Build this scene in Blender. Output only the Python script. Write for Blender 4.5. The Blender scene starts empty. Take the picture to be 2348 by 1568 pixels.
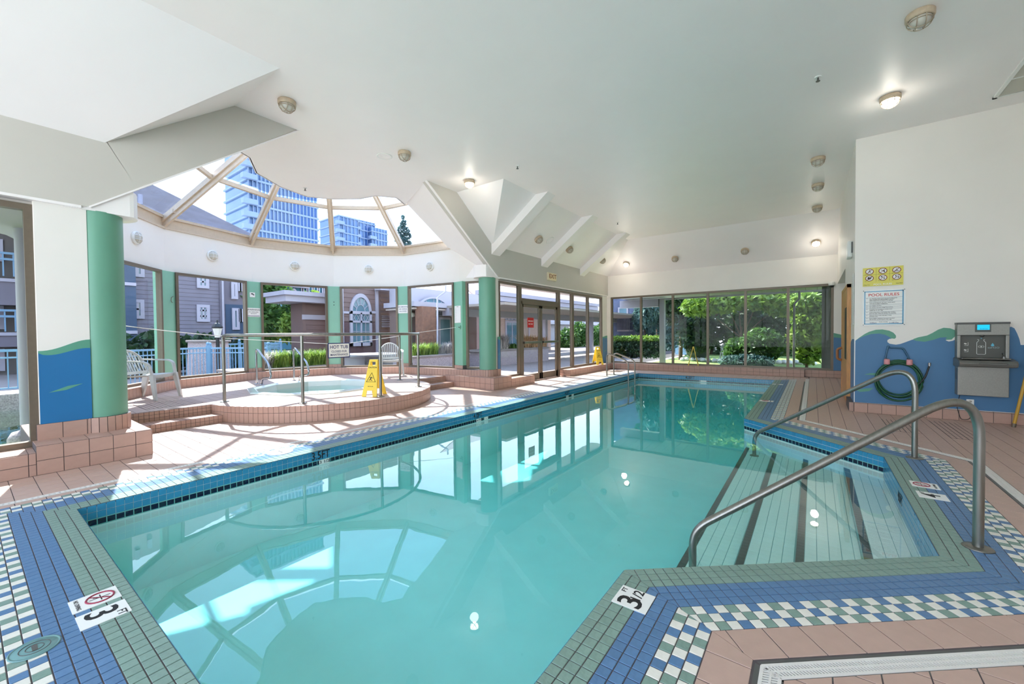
# Indoor pool hall with a hot-tub rotunda.  Units: metres.  X right, Y along the pool, Z up, deck level = 0.
import bpy, bmesh, math, random
import numpy as np
from mathutils import Matrix, Vector
random.seed(7); RS = np.random.RandomState(7)
S = bpy.context.scene
COL = S.collection
R = math.radians
# ---------------------------------------------------------------- camera
H = 1.3
FPX = 937.83
def _rot(yaw, pit, rol):
    cy, sy, cp, sp, cr, sr = math.cos(yaw), math.sin(yaw), math.cos(pit), math.sin(pit), math.cos(rol), math.sin(rol)
    Rz = np.array([[cy, -sy, 0], [sy, cy, 0], [0, 0, 1]]); W = np.array([[1, 0, 0], [0, 0, -1], [0, 1, 0]]) @ Rz
    return np.array([[cr, -sr, 0], [sr, cr, 0], [0, 0, 1]]) @ np.array([[1, 0, 0], [0, cp, -sp], [0, sp, cp]]) @ W
CM = _rot(-0.63515825, 0.02016754, -0.00911976)
cam = bpy.data.cameras.new('camera'); camo = bpy.data.objects.new('camera', cam); COL.objects.link(camo)
cam.sensor_width = 36; cam.lens = FPX / 2348 * 36; cam.clip_start = 0.05; cam.clip_end = 800
mw = np.eye(4); mw[:3, 0] = CM[0]; mw[:3, 1] = -CM[1]; mw[:3, 2] = -CM[2]; mw[2, 3] = H
camo.matrix_world = Matrix(mw.tolist()); S.camera = camo
# ---------------------------------------------------------------- world, sun, exposure
SKY = 3.5; SUN = 16.0
S.view_settings.view_transform = 'Standard'; S.view_settings.look = 'None'
S.view_settings.gamma = 1.0; S.view_settings.use_curve_mapping = False
S.view_settings.exposure = 0.84
w = bpy.data.worlds.new('sky'); S.world = w; w.use_nodes = True
nt = w.node_tree; nt.nodes.clear()
o_ = nt.nodes.new('ShaderNodeOutputWorld'); b_ = nt.nodes.new('ShaderNodeBackground')
tc = nt.nodes.new('ShaderNodeTexCoord'); sp = nt.nodes.new('ShaderNodeSeparateXYZ'); rp = nt.nodes.new('ShaderNodeValToRGB')
nt.links.new(tc.outputs['Generated'], sp.inputs[0]); nt.links.new(sp.outputs['Z'], rp.inputs[0])
rp.color_ramp.elements[0].position = 0.0; rp.color_ramp.elements[0].color = (.86, .92, 1, 1)
rp.color_ramp.elements[1].position = 0.75; rp.color_ramp.elements[1].color = (.46, .64, 1, 1)
nt.links.new(rp.outputs[0], b_.inputs[0]); b_.inputs[1].default_value = SKY; nt.links.new(b_.outputs[0], o_.inputs[0])
sl = bpy.data.lights.new('sun', 'SUN'); sl.energy = SUN; sl.angle = R(0.6); sl.color = (1, .95, .87)
so = bpy.data.objects.new('sun', sl); COL.objects.link(so)
so.rotation_mode = 'QUATERNION'; so.rotation_quaternion = Vector((.82, -.20, -1)).to_track_quat('-Z', 'Y')
cy_ = S.cycles
cy_.max_bounces = 10; cy_.diffuse_bounces = 6; cy_.glossy_bounces = 5; cy_.transmission_bounces = 6
cy_.transparent_max_bounces = 32; cy_.caustics_reflective = False; cy_.caustics_refractive = False
cy_.sample_clamp_indirect = 6; cy_.use_denoising = True
# ---------------------------------------------------------------- materials
def srgb(c):
    return tuple(((v / 255) / 12.92 if v / 255 <= .04045 else ((v / 255 + .055) / 1.055) ** 2.4) for v in c) + (1,)
_M = {}
def mat(name, col, rough=.5, metal=0, noise=0, nscale=8, bump=0, bscale=60, spec=.5, emit=None, es=0, coat=0, stretch=None, obj_var=0):
    if name in _M: return _M[name]
    m = bpy.data.materials.new(name); m.use_nodes = True; t = m.node_tree; p = t.nodes['Principled BSDF']
    c = srgb(col) if max(col) > 1.001 else tuple(col) + (1,)
    p.inputs['Base Color'].default_value = c; p.inputs['Roughness'].default_value = rough; p.inputs['Metallic'].default_value = metal
    p.inputs['Specular IOR Level'].default_value = spec
    if coat: p.inputs['Coat Weight'].default_value = coat; p.inputs['Coat Roughness'].default_value = .08
    co = t.nodes.new('ShaderNodeTexCoord'); src = co.outputs['Object']
    if stretch:
        mp = t.nodes.new('ShaderNodeMapping'); mp.inputs['Scale'].default_value = stretch; t.links.new(src, mp.inputs[0]); src = mp.outputs[0]
    last = None
    if noise:
        n = t.nodes.new('ShaderNodeTexNoise'); n.inputs['Scale'].default_value = nscale; n.inputs['Detail'].default_value = 6
        t.links.new(src, n.inputs[0]); mx = t.nodes.new('ShaderNodeMixRGB'); mx.blend_type = 'MULTIPLY'; mx.inputs[0].default_value = 1
        rr = t.nodes.new('ShaderNodeMapRange'); rr.inputs['From Min'].default_value = .3; rr.inputs['From Max'].default_value = .7
        rr.inputs['To Min'].default_value = 1 - noise; rr.inputs['To Max'].default_value = 1 + noise * .6
        t.links.new(n.outputs[0], rr.inputs[0]); mx.inputs[1].default_value = c; t.links.new(rr.outputs[0], mx.inputs[2]); last = mx.outputs[0]
    if obj_var:
        oi = t.nodes.new('ShaderNodeObjectInfo'); hs = t.nodes.new('ShaderNodeHueSaturation'); r2 = t.nodes.new('ShaderNodeMapRange')
        r2.inputs['To Min'].default_value = 1 - obj_var; r2.inputs['To Max'].default_value = 1 + obj_var
        t.links.new(oi.outputs['Random'], r2.inputs[0]); t.links.new(r2.outputs[0], hs.inputs['Value'])
        if last: t.links.new(last, hs.inputs['Color'])
        else: hs.inputs['Color'].default_value = c
        last = hs.outputs[0]
    if last: t.links.new(last, p.inputs['Base Color'])
    if bump:
        n2 = t.nodes.new('ShaderNodeTexNoise'); n2.inputs['Scale'].default_value = bscale; n2.inputs['Detail'].default_value = 4; t.links.new(src, n2.inputs[0])
        bp = t.nodes.new('ShaderNodeBump'); bp.inputs['Strength'].default_value = bump; bp.inputs['Distance'].default_value = .01
        t.links.new(n2.outputs[0], bp.inputs['Height']); t.links.new(bp.outputs[0], p.inputs['Normal'])
    if emit: p.inputs['Emission Color'].default_value = tuple(emit) + (1,); p.inputs['Emission Strength'].default_value = es
    _M[name] = m; return m
def schlick(t, f0, pw=5):      # reflectance of a clear surface, the same from both sides
    lw = t.nodes.new('ShaderNodeLayerWeight'); lw.inputs[0].default_value = .5
    p = t.nodes.new('ShaderNodeMath'); p.operation = 'POWER'; p.inputs[1].default_value = pw; t.links.new(lw.outputs['Facing'], p.inputs[0])
    q = t.nodes.new('ShaderNodeMath'); q.operation = 'MULTIPLY_ADD'; q.inputs[1].default_value = 1 - f0; q.inputs[2].default_value = f0; t.links.new(p.outputs[0], q.inputs[0])
    return q.outputs[0], lw
def glass_mat(name, tint, ior=1.5, rough=0.0):
    m = bpy.data.materials.new(name); m.use_nodes = True; t = m.node_tree; t.nodes.clear()
    o = t.nodes.new('ShaderNodeOutputMaterial'); mx = t.nodes.new('ShaderNodeMixShader'); a = t.nodes.new('ShaderNodeBsdfTransparent')
    g = t.nodes.new('ShaderNodeBsdfGlossy'); fo, lw = schlick(t, ((ior - 1) / (ior + 1)) ** 2)
    a.inputs[0].default_value = tuple(tint) + (1,); g.inputs['Roughness'].default_value = rough
    t.links.new(fo, mx.inputs[0]); t.links.new(a.outputs[0], mx.inputs[1]); t.links.new(g.outputs[0], mx.inputs[2]); t.links.new(mx.outputs[0], o.inputs[0])
    return m
M = dict(
 wall=mat('wall_paint', (238, 233, 226), .45, noise=.02, nscale=2, bump=.03, bscale=40),
 ceil=mat('ceiling_paint', (247, 242, 240), .4, noise=.015, nscale=1.5, bump=.02, bscale=30),
 fascia=mat('fascia_paint', (204, 199, 190), .5, noise=.02, nscale=2, bump=.03, bscale=40),
 green=mat('green_paint', (134, 188, 164), .4, noise=.04, nscale=3, bump=.04, bscale=50),
 colgreen=mat('column_green_paint', (106, 162, 138), .4, noise=.05, nscale=3, bump=.05, bscale=60),
 pink=mat('pink_ceramic', (192, 162, 148), .42, noise=.05, nscale=18, bump=.05, bscale=120, obj_var=.03),
 pinkw=mat('pink_wall_ceramic', (184, 150, 136), .35, noise=.04, nscale=18, obj_var=.03),
 grout=mat('dark_grout', (92, 84, 86), .8, noise=.15, nscale=30),
 pgrout=mat('aqua_grout', (128, 168, 168), .8), grout2=mat('pale_grout', (120, 190, 185), .7),
 tgreen=mat('green_mosaic', (128, 156, 144), .35, noise=.08, nscale=40, bump=.25, bscale=70, obj_var=.06),
 tblue=mat('blue_mosaic', (88, 126, 166), .35, noise=.08, nscale=40, bump=.15, bscale=70, obj_var=.06),
 twhite=mat('white_mosaic', (232, 229, 218), .35, noise=.04, nscale=30, bump=.1, bscale=70, obj_var=.03),
 tband=mat('azure_band_ceramic', (54, 138, 178), .18, noise=.05, nscale=20, obj_var=.06),
 tnavy=mat('navy_ceramic', (12, 20, 52), .08, noise=.2, nscale=40),
 pool=mat('pool_plaster', (236, 238, 236), .6, noise=.03, nscale=4),
 tpool=mat('white_pool_ceramic', (236, 240, 234), .4, obj_var=.02),
 tblack=mat('charcoal_pool_ceramic', (44, 50, 54), .4, obj_var=.08),
 bronze=mat('bronze_aluminium', (116, 104, 90), .4, metal=.35, noise=.05, nscale=30),
 beige=mat('beige_aluminium', (206, 188, 166), .4, noise=.05, nscale=20),
 steel=mat('brushed_steel', (140, 138, 132), .3, metal=.95, noise=.12, nscale=60, stretch=(1, 1, .1)),
 chrome=mat('polished_steel', (170, 174, 178), .12, metal=1),
 plastic=mat('grey_resin', (196, 196, 194), .45, noise=.03, nscale=10),
 yellow=mat('yellow_plastic', (238, 206, 66), .4, noise=.04, nscale=10),
 black=mat('black_print', (22, 22, 26), .5), white=mat('white_enamel', (238, 238, 234), .35), red=mat('red_print', (196, 28, 34), .4),
 navy=mat('navy_print', (30, 44, 104), .4), tub=mat('white_acrylic', (226, 232, 224), .2, coat=.5),
 lampbase=mat('tan_cast_metal', (200, 180, 154), .45, noise=.1, nscale=30), wire=mat('cage_wire', (176, 160, 138), .4, metal=.4),
 lens=mat('frosted_lens', (205, 200, 188), .25), lens_on=mat('lit_lens', (255, 250, 235), .3, emit=(1, .95, .85), es=9),
 cedar=mat('cedar', (206, 148, 88), .4, noise=.18, nscale=12, stretch=(6, 6, .5)), greydark=mat('dark_grey_plastic', (88, 88, 86), .4),
 satin=mat('grey_satin_steel', (150, 148, 142), .42, metal=.55, noise=.08, nscale=80, bump=.05, bscale=300),
 grate=mat('white_plastic_grate', (226, 222, 216), .4), teal=mat('teal_trim', (60, 120, 140), .4),
)
M['glass'] = glass_mat('window_glass', (.74, .77, .775), 1.18); M['clear'] = glass_mat('clear_glass', (.98, .99, .98), 1.4); M['glassdark'] = glass_mat('skylight_glass', (.60, .65, .70), 1.25)
# ---------------------------------------------------------------- helpers
def tag(o, label=None, cat=None, group=None, kind=None):
    if label: o['label'] = label
    if cat: o['category'] = cat
    if group: o['group'] = group
    if kind: o['kind'] = kind
    return o
def empty(name, loc=(0, 0, 0), rz=0, parent=None):
    o = bpy.data.objects.new(name, None); COL.objects.link(o); o.location = loc; o.rotation_euler = (0, 0, rz); o.empty_display_size = .1
    if parent: o.parent = parent
    return o
def link(name, me, mats, parent=None, M4=None):
    for m in (mats if isinstance(mats, (list, tuple)) else [mats]):
        me.materials.append(m)
    o = bpy.data.objects.new(name, me); COL.objects.link(o)
    if parent: o.parent = parent
    if M4 is not None: o.matrix_local = M4
    return o
class MB:
    """collects shapes; build() links them as ONE mesh object"""
    def __init__(s): s.v = []; s.f = []; s.m = []; s.sm = []
    def add(s, vs, fs, mi=0, smooth=False):
        n = len(s.v); s.v += [tuple(map(float, q)) for q in vs]
        s.f += [tuple(i + n for i in f) for f in fs]; s.m += [mi] * len(fs); s.sm += [smooth] * len(fs); return s
    def box(s, a, b, mi=0):
        x0, y0, z0 = map(min, a, b); x1, y1, z1 = map(max, a, b)
        return s.add([(x0, y0, z0), (x1, y0, z0), (x1, y1, z0), (x0, y1, z0), (x0, y0, z1), (x1, y0, z1), (x1, y1, z1), (x0, y1, z1)],
            [(0, 3, 2, 1), (4, 5, 6, 7), (0, 1, 5, 4), (1, 2, 6, 5), (2, 3, 7, 6), (3, 0, 4, 7)], mi)
    def bar(s, p, q, w, h, up=(0, 0, 1), mi=0):
        """box beam from p to q, w across, h along up, centred"""
        p = Vector(p); q = Vector(q); d = (q - p).normalized(); up = Vector(up); x = d.cross(up)
        if x.length < 1e-6: x = d.cross(Vector((1, 0, 0)))
        x.normalize(); u = x.cross(d); vs = []
        for e in (p, q):
            for a, b in ((-1, -1), (1, -1), (1, 1), (-1, 1)): vs.append(e + x * (a * w / 2) + u * (b * h / 2))
        return s.add(vs, [(0, 1, 2, 3), (7, 6, 5, 4), (0, 4, 5, 1), (1, 5, 6, 2), (2, 6, 7, 3), (3, 7, 4, 0)], mi)
    def ext(s, poly, vec, mi=0):
        """extrude a 3-D polygon by a vector, closed solid"""
        n = len(poly); p = [Vector(q) for q in poly]; v = Vector(vec)
        nrm = Vector((0, 0, 0))
        for i in range(n): nrm += p[i].cross(p[(i + 1) % n])
        if nrm.dot(v) < 0: p = p[::-1]
        vs = p + [q + v for q in p]
        fs = [tuple(range(n))[::-1], tuple(range(n, 2 * n))] + [(i, (i + 1) % n, (i + 1) % n + n, i + n) for i in range(n)]
        return s.add(vs, fs, mi)
    def prism(s, poly, z0, z1, mi=0): return s.ext([(x, y, z0) for x, y in poly], (0, 0, z1 - z0), mi)
    def cyl(s, c, r, h, n=20, mi=0, r2=None, axis=(0, 0, 1), smooth=True):
        r2 = r if r2 is None else r2; ax = Vector(axis).normalized(); x = ax.orthogonal().normalized(); y = ax.cross(x); c = Vector(c); vs = []
        for rr, t in ((r, 0), (r2, h)):
            for i in range(n): a = 2 * math.pi * i / n; vs.append(c + ax * t + (x * math.cos(a) + y * math.sin(a)) * rr)
        k = len(s.v); s.add(vs, [(i, (i + 1) % n, (i + 1) % n + n, i + n) for i in range(n)], mi, smooth)
        s.add(vs, [tuple(range(n))[::-1], tuple(range(n, 2 * n))], mi); return s
    def lathe(s, prof, c, n=24, mi=0, axis=(0, 0, 1), smooth=True):
        ax = Vector(axis).normalized(); x = ax.orthogonal().normalized(); y = ax.cross(x); c = Vector(c); vs = []
        for r, z in prof:
            for i in range(n): a = 2 * math.pi * i / n; vs.append(c + ax * z + (x * math.cos(a) + y * math.sin(a)) * max(r, 1e-4))
        fs = [(j * n + i, j * n + (i + 1) % n, (j + 1) * n + (i + 1) % n, (j + 1) * n + i) for j in range(len(prof) - 1) for i in range(n)]
        return s.add(vs, fs, mi, smooth)
    def tube(s, pts, r, n=10, mi=0, closed=False, caps=True):
        P = [Vector(p) for p in pts]; N = len(P); T = []
        for i in range(N):
            a = P[(i - 1) % N] if (closed or i > 0) else P[i]; b = P[(i + 1) % N] if (closed or i < N - 1) else P[i]; T.append((b - a).normalized())
        x = T[0].orthogonal().normalized(); vs = []
        for i in range(N):
            x = (x - T[i] * x.dot(T[i])).normalized(); y = T[i].cross(x); rr = r[i] if isinstance(r, (list, tuple)) else r
            for k in range(n): a = 2 * math.pi * k / n; vs.append(P[i] + (x * math.cos(a) + y * math.sin(a)) * rr)
        m = N if closed else N - 1
        fs = [(j * n + i, j * n + (i + 1) % n, ((j + 1) % N) * n + (i + 1) % n, ((j + 1) % N) * n + i) for j in range(m) for i in range(n)]
        s.add(vs, fs, mi, True)
        if caps and not closed: s.add(vs, [tuple(range(n))[::-1], tuple(range((N - 1) * n, N * n))], mi)
        return s
    def build(s, name, mats, parent=None, bevel=0, M4=None):
        me = bpy.data.meshes.new(name); me.from_pydata(s.v, [], s.f)
        me.polygons.foreach_set('material_index', s.m); me.polygons.foreach_set('use_smooth', s.sm); me.update()
        o = link(name, me, mats, parent, M4)
        if bevel:
            b = o.modifiers.new('bevel', 'BEVEL'); b.width = bevel; b.segments = 2; b.limit_method = 'ANGLE'; b.angle_limit = R(40)
        return o
def fillet(pts, r, n=6):
    P = [Vector(p) for p in pts]; out = [P[0]]
    for i in range(1, len(P) - 1):
        a = (P[i - 1] - P[i]); b = (P[i + 1] - P[i]); ra = min(r[i] if isinstance(r, (list, tuple)) else r, a.length * .49, b.length * .49)
        A = P[i] + a.normalized() * ra; B = P[i] + b.normalized() * ra
        for k in range(n + 1): t = k / n; out.append(A * (1 - t) ** 2 + P[i] * 2 * t * (1 - t) + B * t * t)
    return out + [P[-1]]
def copy_tree(o, parent=None):
    c = o.copy(); COL.objects.link(c); c.parent = parent
    for ch in [q for q in o.children]:
        copy_tree(ch, c)
    return c
def text(name, body, size, mats, parent, M4, align='CENTER', ext=.0006, cx=1.0, font=None):
    cu = bpy.data.curves.new(name, 'FONT'); cu.body = body; cu.size = size; cu.align_x = align; cu.align_y = 'CENTER'; cu.extrude = ext; cu.resolution_u = 3
    cu.space_line = .95; cu.offset = size * .012
    t = bpy.data.objects.new('tmp', cu); COL.objects.link(t); dg = bpy.context.evaluated_depsgraph_get()
    me = bpy.data.meshes.new_from_object(t.evaluated_get(dg)); bpy.data.objects.remove(t); me.materials.clear()
    if cx != 1.0: me.transform(Matrix.Diagonal((cx, 1, 1, 1)))
    return link(name, me, mats, parent, M4)
def frame4(o, x, y):
    """local XY plane placed at o with axes x (right) and y (up); local +Z is the facing normal"""
    x = Vector(x).normalized(); y = Vector(y).normalized(); z = x.cross(y); o = Vector(o)
    return Matrix(((x.x, y.x, z.x, o.x), (x.y, y.y, z.y, o.y), (x.z, y.z, z.z, o.z), (0, 0, 0, 1)))
def clip(poly, h):
    nx, ny, c = h; out = []
    for i in range(len(poly)):
        a = poly[i]; b = poly[(i + 1) % len(poly)]; da = nx * a[0] + ny * a[1] - c; db = nx * b[0] + ny * b[1] - c
        if da <= 0: out.append(a)
        if (da < 0 < db) or (db < 0 < da): t = da / (da - db); out.append((a[0] + (b[0] - a[0]) * t, a[1] + (b[1] - a[1]) * t))
    return out
def area(p): return .5 * abs(sum(p[i][0] * p[(i + 1) % len(p)][1] - p[(i + 1) % len(p)][0] * p[i][1] for i in range(len(p))))
class Tiles:
    """proud ceramic pieces on a surface; the ones that show largest become objects, the rest one joined part"""
    def __init__(s, lift=.003, cham=.0012): s.t = []; s.lift = lift; s.ch = cham
    def put(s, F, poly, m):
        if len(poly) < 3 or area(poly) < 1.5e-5: return
        n = len(poly); cx = sum(p[0] for p in poly) / n; cyy = sum(p[1] for p in poly) / n
        W = F @ Vector((cx, cyy, 0)); d = np.array([W.x, W.y, W.z - H]); c = CM @ d; sc = 0
        if c[2] > .2:
            px, py = 1174 + FPX * c[0] / c[2], 784 + FPX * c[1] / c[2]
            nz = F.to_3x3().col[2]; k = -(nz.x * d[0] + nz.y * d[1] + nz.z * d[2]) / (np.linalg.norm(d) ** 3)
            if -10 < px < 2358 and -10 < py < 1578 and k > 0: sc = k * area(poly)
        s.t.append((sc, F, poly, m, (cx, cyy)))
    def grid(s, F, a0, a1, b0, b1, w, h, m, gap=.004, halves=(), off=0, shift=0):
        """m: key or function(i, j); shift: every other row shifted by that share of w"""
        j0 = 0; b = b0
        while b < b1 - 1e-6:
            i = 0; a = a0 + off - (w if off > 0 else 0) + (shift * w if j0 % 2 else 0) - (w if shift and j0 % 2 else 0)
            while a < a1 - 1e-6:
                p = [(max(a, a0) + gap / 2, b + gap / 2), (min(a + w, a1) - gap / 2, b + gap / 2), (min(a + w, a1) - gap / 2, min(b + h, b1) - gap / 2), (max(a, a0) + gap / 2, min(b + h, b1) - gap / 2)]
                if p[1][0] - p[0][0] > .006 and p[2][1] - p[0][1] > .004:
                    for hh in halves:
                        p = clip(p, hh)
                        if len(p) < 3: break
                    if len(p) >= 3: s.put(F, p, m(i, j0) if callable(m) else m)
                i += 1; a += w
            j0 += 1; b += h
    def mesh(s, poly, c, lift):
        n = len(poly); q = [(x - c[0], y - c[1]) for x, y in poly]; vs = [(x, y, 0) for x, y in q]; vs += [(x, y, lift - s.ch) for x, y in q]
        for x, y in q:
            l = math.hypot(x, y) + 1e-9; vs.append((x - s.ch * 1.3 * x / l, y - s.ch * 1.3 * y / l, lift))
        fs = [tuple(range(2 * n, 3 * n))]
        for k in (0, n): fs += [(k + i, k + (i + 1) % n, k + (i + 1) % n + n, k + i + n) for i in range(n)]
        return vs, fs
    def build(s, parent, name, keys, limit=300, stuff=None):
        s.t.sort(key=lambda q: -q[0]); cache = {}; area_ = sum(ord(ch) for ch in name)
        keys = list(keys); mats = [M[k] for k in keys]
        for sc, F, poly, m, c in s.t[:limit]:
            if sc <= 0: break
            key = (m,) + tuple(round(x - c[0], 3) for x, _ in poly) + tuple(round(y - c[1], 3) for _, y in poly)
            if key not in cache:
                vs, fs = s.mesh(poly, c, s.lift); me = bpy.data.meshes.new(name); me.from_pydata(vs, [], fs); me.materials.append(M[m]); cache[key] = me
            o = bpy.data.objects.new(name, cache[key]); COL.objects.link(o); o.parent = parent; o.matrix_local = F @ Matrix.Translation((c[0], c[1], 0))
        rest = [q for i, q in enumerate(s.t) if i >= limit or q[0] <= 0]
        if rest:
            V = []; Fc = []; mi = []
            for sc, F, poly, m, c in rest:
                vs, fs = s.mesh(poly, c, s.lift); G = F @ Matrix.Translation((c[0], c[1], 0)); n = len(V)
                V += [tuple(G @ Vector(v)) for v in vs]; Fc += [tuple(i + n for i in f) for f in fs]; mi += [keys.index(m)] * len(fs)
            me = bpy.data.meshes.new(name + '_field'); me.from_pydata(V, [], Fc); me.polygons.foreach_set('material_index', mi)
            o = link(stuff or (name + '_field'), me, mats, parent); o['kind'] = 'stuff'
def ray(px, py): return CM.T @ np.array([(px - 1174) / FPX, (py - 784) / FPX, 1.0])
def atX(px, py, X): d = ray(px, py); t = X / d[0]; return Vector((X, d[1] * t, H + d[2] * t))
def atY(px, py, Y): d = ray(px, py); t = Y / d[1]; return Vector((d[0] * t, Y, H + d[2] * t))
def atZ(px, py, Z): d = ray(px, py); t = (Z - H) / d[2]; return Vector((d[0] * t, d[1] * t, Z))
def struct(o, label, cat): return tag(o, label, cat, kind='structure')
# ================================================================ pool outline (counter-clockwise)
PO = [(-4.5, .513), (-.83, .513), (-.83, 2.147), (.59, 3.33), (.59, 5.63), (-.83, 7.0), (-.83, 12.95), (-4.5, 12.9)]
NE = len(PO)
WZ = -.172                     # water level
FZ = -.80                      # basin floor
def edir(i): a = Vector(PO[i]); b = Vector(PO[(i + 1) % NE]); return (b - a).normalized()
def outw(i): d = edir(i); return Vector((d.y, -d.x))
def offs(dist, k):             # mitred offset corner k of the outline
    a = outw((k - 1) % NE); b = outw(k); m = (a + b).normalized(); return Vector(PO[k]) + m * (dist / max(.2, m.dot(a)))
OFF = {i: (.645, .665, .745) for i in range(NE)}; OFF[7] = (.555, .56, .63)     # pink row end, drain start, drain end
# ---------------------------------------------------------------- deck slab
mb = MB()
def slab(poly, z0=-.018, z1=-.003): mb.prism(poly, z0, z1)
slab([(-7.6, -3.6), (-4.5, -3.6), (-4.5, 14.6), (-7.6, 14.6)])
slab([(-4.5, -3.6), (-.83, -3.6), (-.83, .513), (-4.5, .513)])
slab([(-4.5, 12.9), (-.83, 12.95), (-.83, 14.6), (-4.5, 14.6)])
slab([(-.83, -3.6), (2.6, -3.6), (2.6, 3.33), (.59, 3.33), (-.83, 2.147)])
slab([(.59, 3.33), (2.6, 3.33), (2.6, 5.63), (.59, 5.63)])
slab([(-.83, 7.0), (.59, 5.63), (2.6, 5.63), (2.6, 14.6), (-.83, 14.6)])
floor = struct(mb.build('floor', M['grout']), 'pink ceramic tiled pool deck with dark grout around the pool', 'floor')
# pink field tiles -------------------------------------------------
T = Tiles(.003)
F0 = Matrix.Translation((0, 0, -.003))
XR = .59 + OFF[3][2]; XA = -.83 + OFF[1][2]
p2 = offs(OFF[2][2], 2); p3 = offs(OFF[2][2], 3); p4 = offs(OFF[2][2], 4); p5 = offs(OFF[2][2], 5)
def hp(a, b):                  # half-plane keeping the right-hand side of a->b
    d = (b - a).normalized(); n = (-d.y, d.x); return (n[0], n[1], n[0] * a.x + n[1] * a.y)
P_ = .149
T.grid(F0, XA, XR, -1.0, p3.y, P_, P_, 'pink', .005, [hp(p2, p3)])
T.grid(F0, XR, 2.4, -1.0, 8.56, P_, P_, 'pink', .005)
T.grid(F0, XA, XR, p4.y, 8.56, P_, P_, 'pink', .005, [hp(p4, p5)])
T.grid(F0, XA, .53, 8.56, 14.3, P_, P_, 'pink', .005)
T.grid(F0, .53, 1.4, 11.1, 14.3, P_, P_, 'pink', .005)
XL = -4.5 - OFF[7][2]
T.grid(F0, XL - 16 * P_, XL, -.2, 13.6, P_, P_, 'pink', .005)
T.grid(F0, -5.5, -.1, 12.95 + .0, 14.2, P_, P_, 'pink', .005)
T.grid(F0, -5.13 - 4 * P_, -.9, -1.2, -.23, P_, P_, 'pink', .005)
T.build(floor, 'tile', ['pink'], 300, 'tile_field')
# ---------------------------------------------------------------- mosaic coping, mitred at each corner
mb = MB()
coping = empty('trim_1'); struct(coping, 'mosaic coping of green, blue and white squares around the pool edge', 'coping')
T = Tiles(.0035, .0014); q = .0533
def colf(i, j):
    if j < 3: return 'tgreen' if False else {0: 'pinkrow'}.get(9, 'tgreen')
def mitres(i, gap=.003):
    d = edir(i); o = outw(i); L = (Vector(PO[(i + 1) % NE]) - Vector(PO[i])).length; res = []
    for k, s0, x0 in ((i, 1, 0.0), ((i + 1) % NE, -1, L)):
        a = outw((k - 1) % NE); b = outw(k); m = (a + b).normalized(); mx, my = m.dot(d), -m.dot(o)   # local (a along d, b along -o)
        nx, ny = my, -mx
        if nx * s0 > 0: nx, ny = -nx, -ny
        res.append((nx, ny, nx * x0 - gap / 2))
    return res, L
for i in range(NE):
    if i == 6: continue
    d = edir(i); o = outw(i); hs, L = mitres(i); Fi = frame4((PO[i][0], PO[i][1], -.003), (d.x, d.y, 0), (-o.x, -o.y, 0))
    near = i in (0, 1, 2, 3)
    def mk(row, i=i):
        def f(a, j):
            if row < 3: return 'tgreen'
            if row < 6: return 'tblue'
            k = a + row
            return 'twhite' if k % 2 == 0 else ('tgreen' if ((a - row) // 2) % 2 else 'tblue')
        return f
    for r_ in range(9): T.grid(Fi, -1.6 if i in (2, 3, 0) else -.8, L + (1.6 if i in (1, 2, 3) else .8), -(r_ + 1) * q, -r_ * q, q, q, mk(r_), .0045, hs)
    T.grid(Fi, -1.2, L + 1.2, -OFF[i][0], -9 * q, .165, OFF[i][0] - 9 * q, 'pink', .005, hs)
T.grid(frame4((-4.5, 12.93, -.003), (1, .0136, 0), (-.0136, 1, 0)), -.6, 3.67, 0, .149, .149, .149, 'pink', .005)
T.build(coping, 'tile', ['tgreen', 'tblue', 'twhite', 'pink'], 300, 'tile_field')
# ---------------------------------------------------------------- slotted drain grates around the deck
drain = empty('floor_drain'); tag(drain, 'white slotted plastic drain grate running around the pool deck', 'drain')
ch = MB(); fr = MB(); sl_ = MB()
for i in range(NE):
    if i == 6: continue
    a0 = offs(OFF[i][1], i); a1 = offs(OFF[i][1], (i + 1) % NE); c0 = offs(OFF[i][2], i); c1 = offs(OFF[i][2], (i + 1) % NE)
    if i == 7: a1 = Vector((a1.x, -.8)); c1 = Vector((c1.x, -.8))
    o = outw(i); d = edir(i)
    ch.ext([(a0.x - o.x * .014, a0.y - o.y * .014, -.0025), (a1.x - o.x * .014, a1.y - o.y * .014, -.0025), (c1.x + o.x * .014, c1.y + o.y * .014, -.0025), (c0.x + o.x * .014, c0.y + o.y * .014, -.0025)], (0, 0, -.01))
    wd = OFF[i][2] - OFF[i][1]
    for t, ww in ((.13, .012), (.5, .008), (.87, .012)):
        p = a0.lerp(c0, t); r_ = a1.lerp(c1, t); fr.bar((p.x, p.y, -.0015), (r_.x, r_.y, -.0015), ww, .006)
    L = (a1 - a0).length; step = .013 if i in (1, 2, 3) else .03; n = int(L / step)
    for k in range(n):
        p = a0 + d * (k + .5) * step
        for u0, u1 in ((.17, .46), (.54, .83)):
            s0 = p + o * wd * u0; s1 = p + o * wd * u1 + d * (.01 if step < .02 else .008)
            sl_.bar((s0.x, s0.y, -.001), (s1.x, s1.y, -.001), step * .5, .003)
ch.build('channel', M['greydark'], drain); fr.build('frame', M['grate'], drain); g = sl_.build('slats', M['grate'], drain); g['kind'] = 'stuff'
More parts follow.
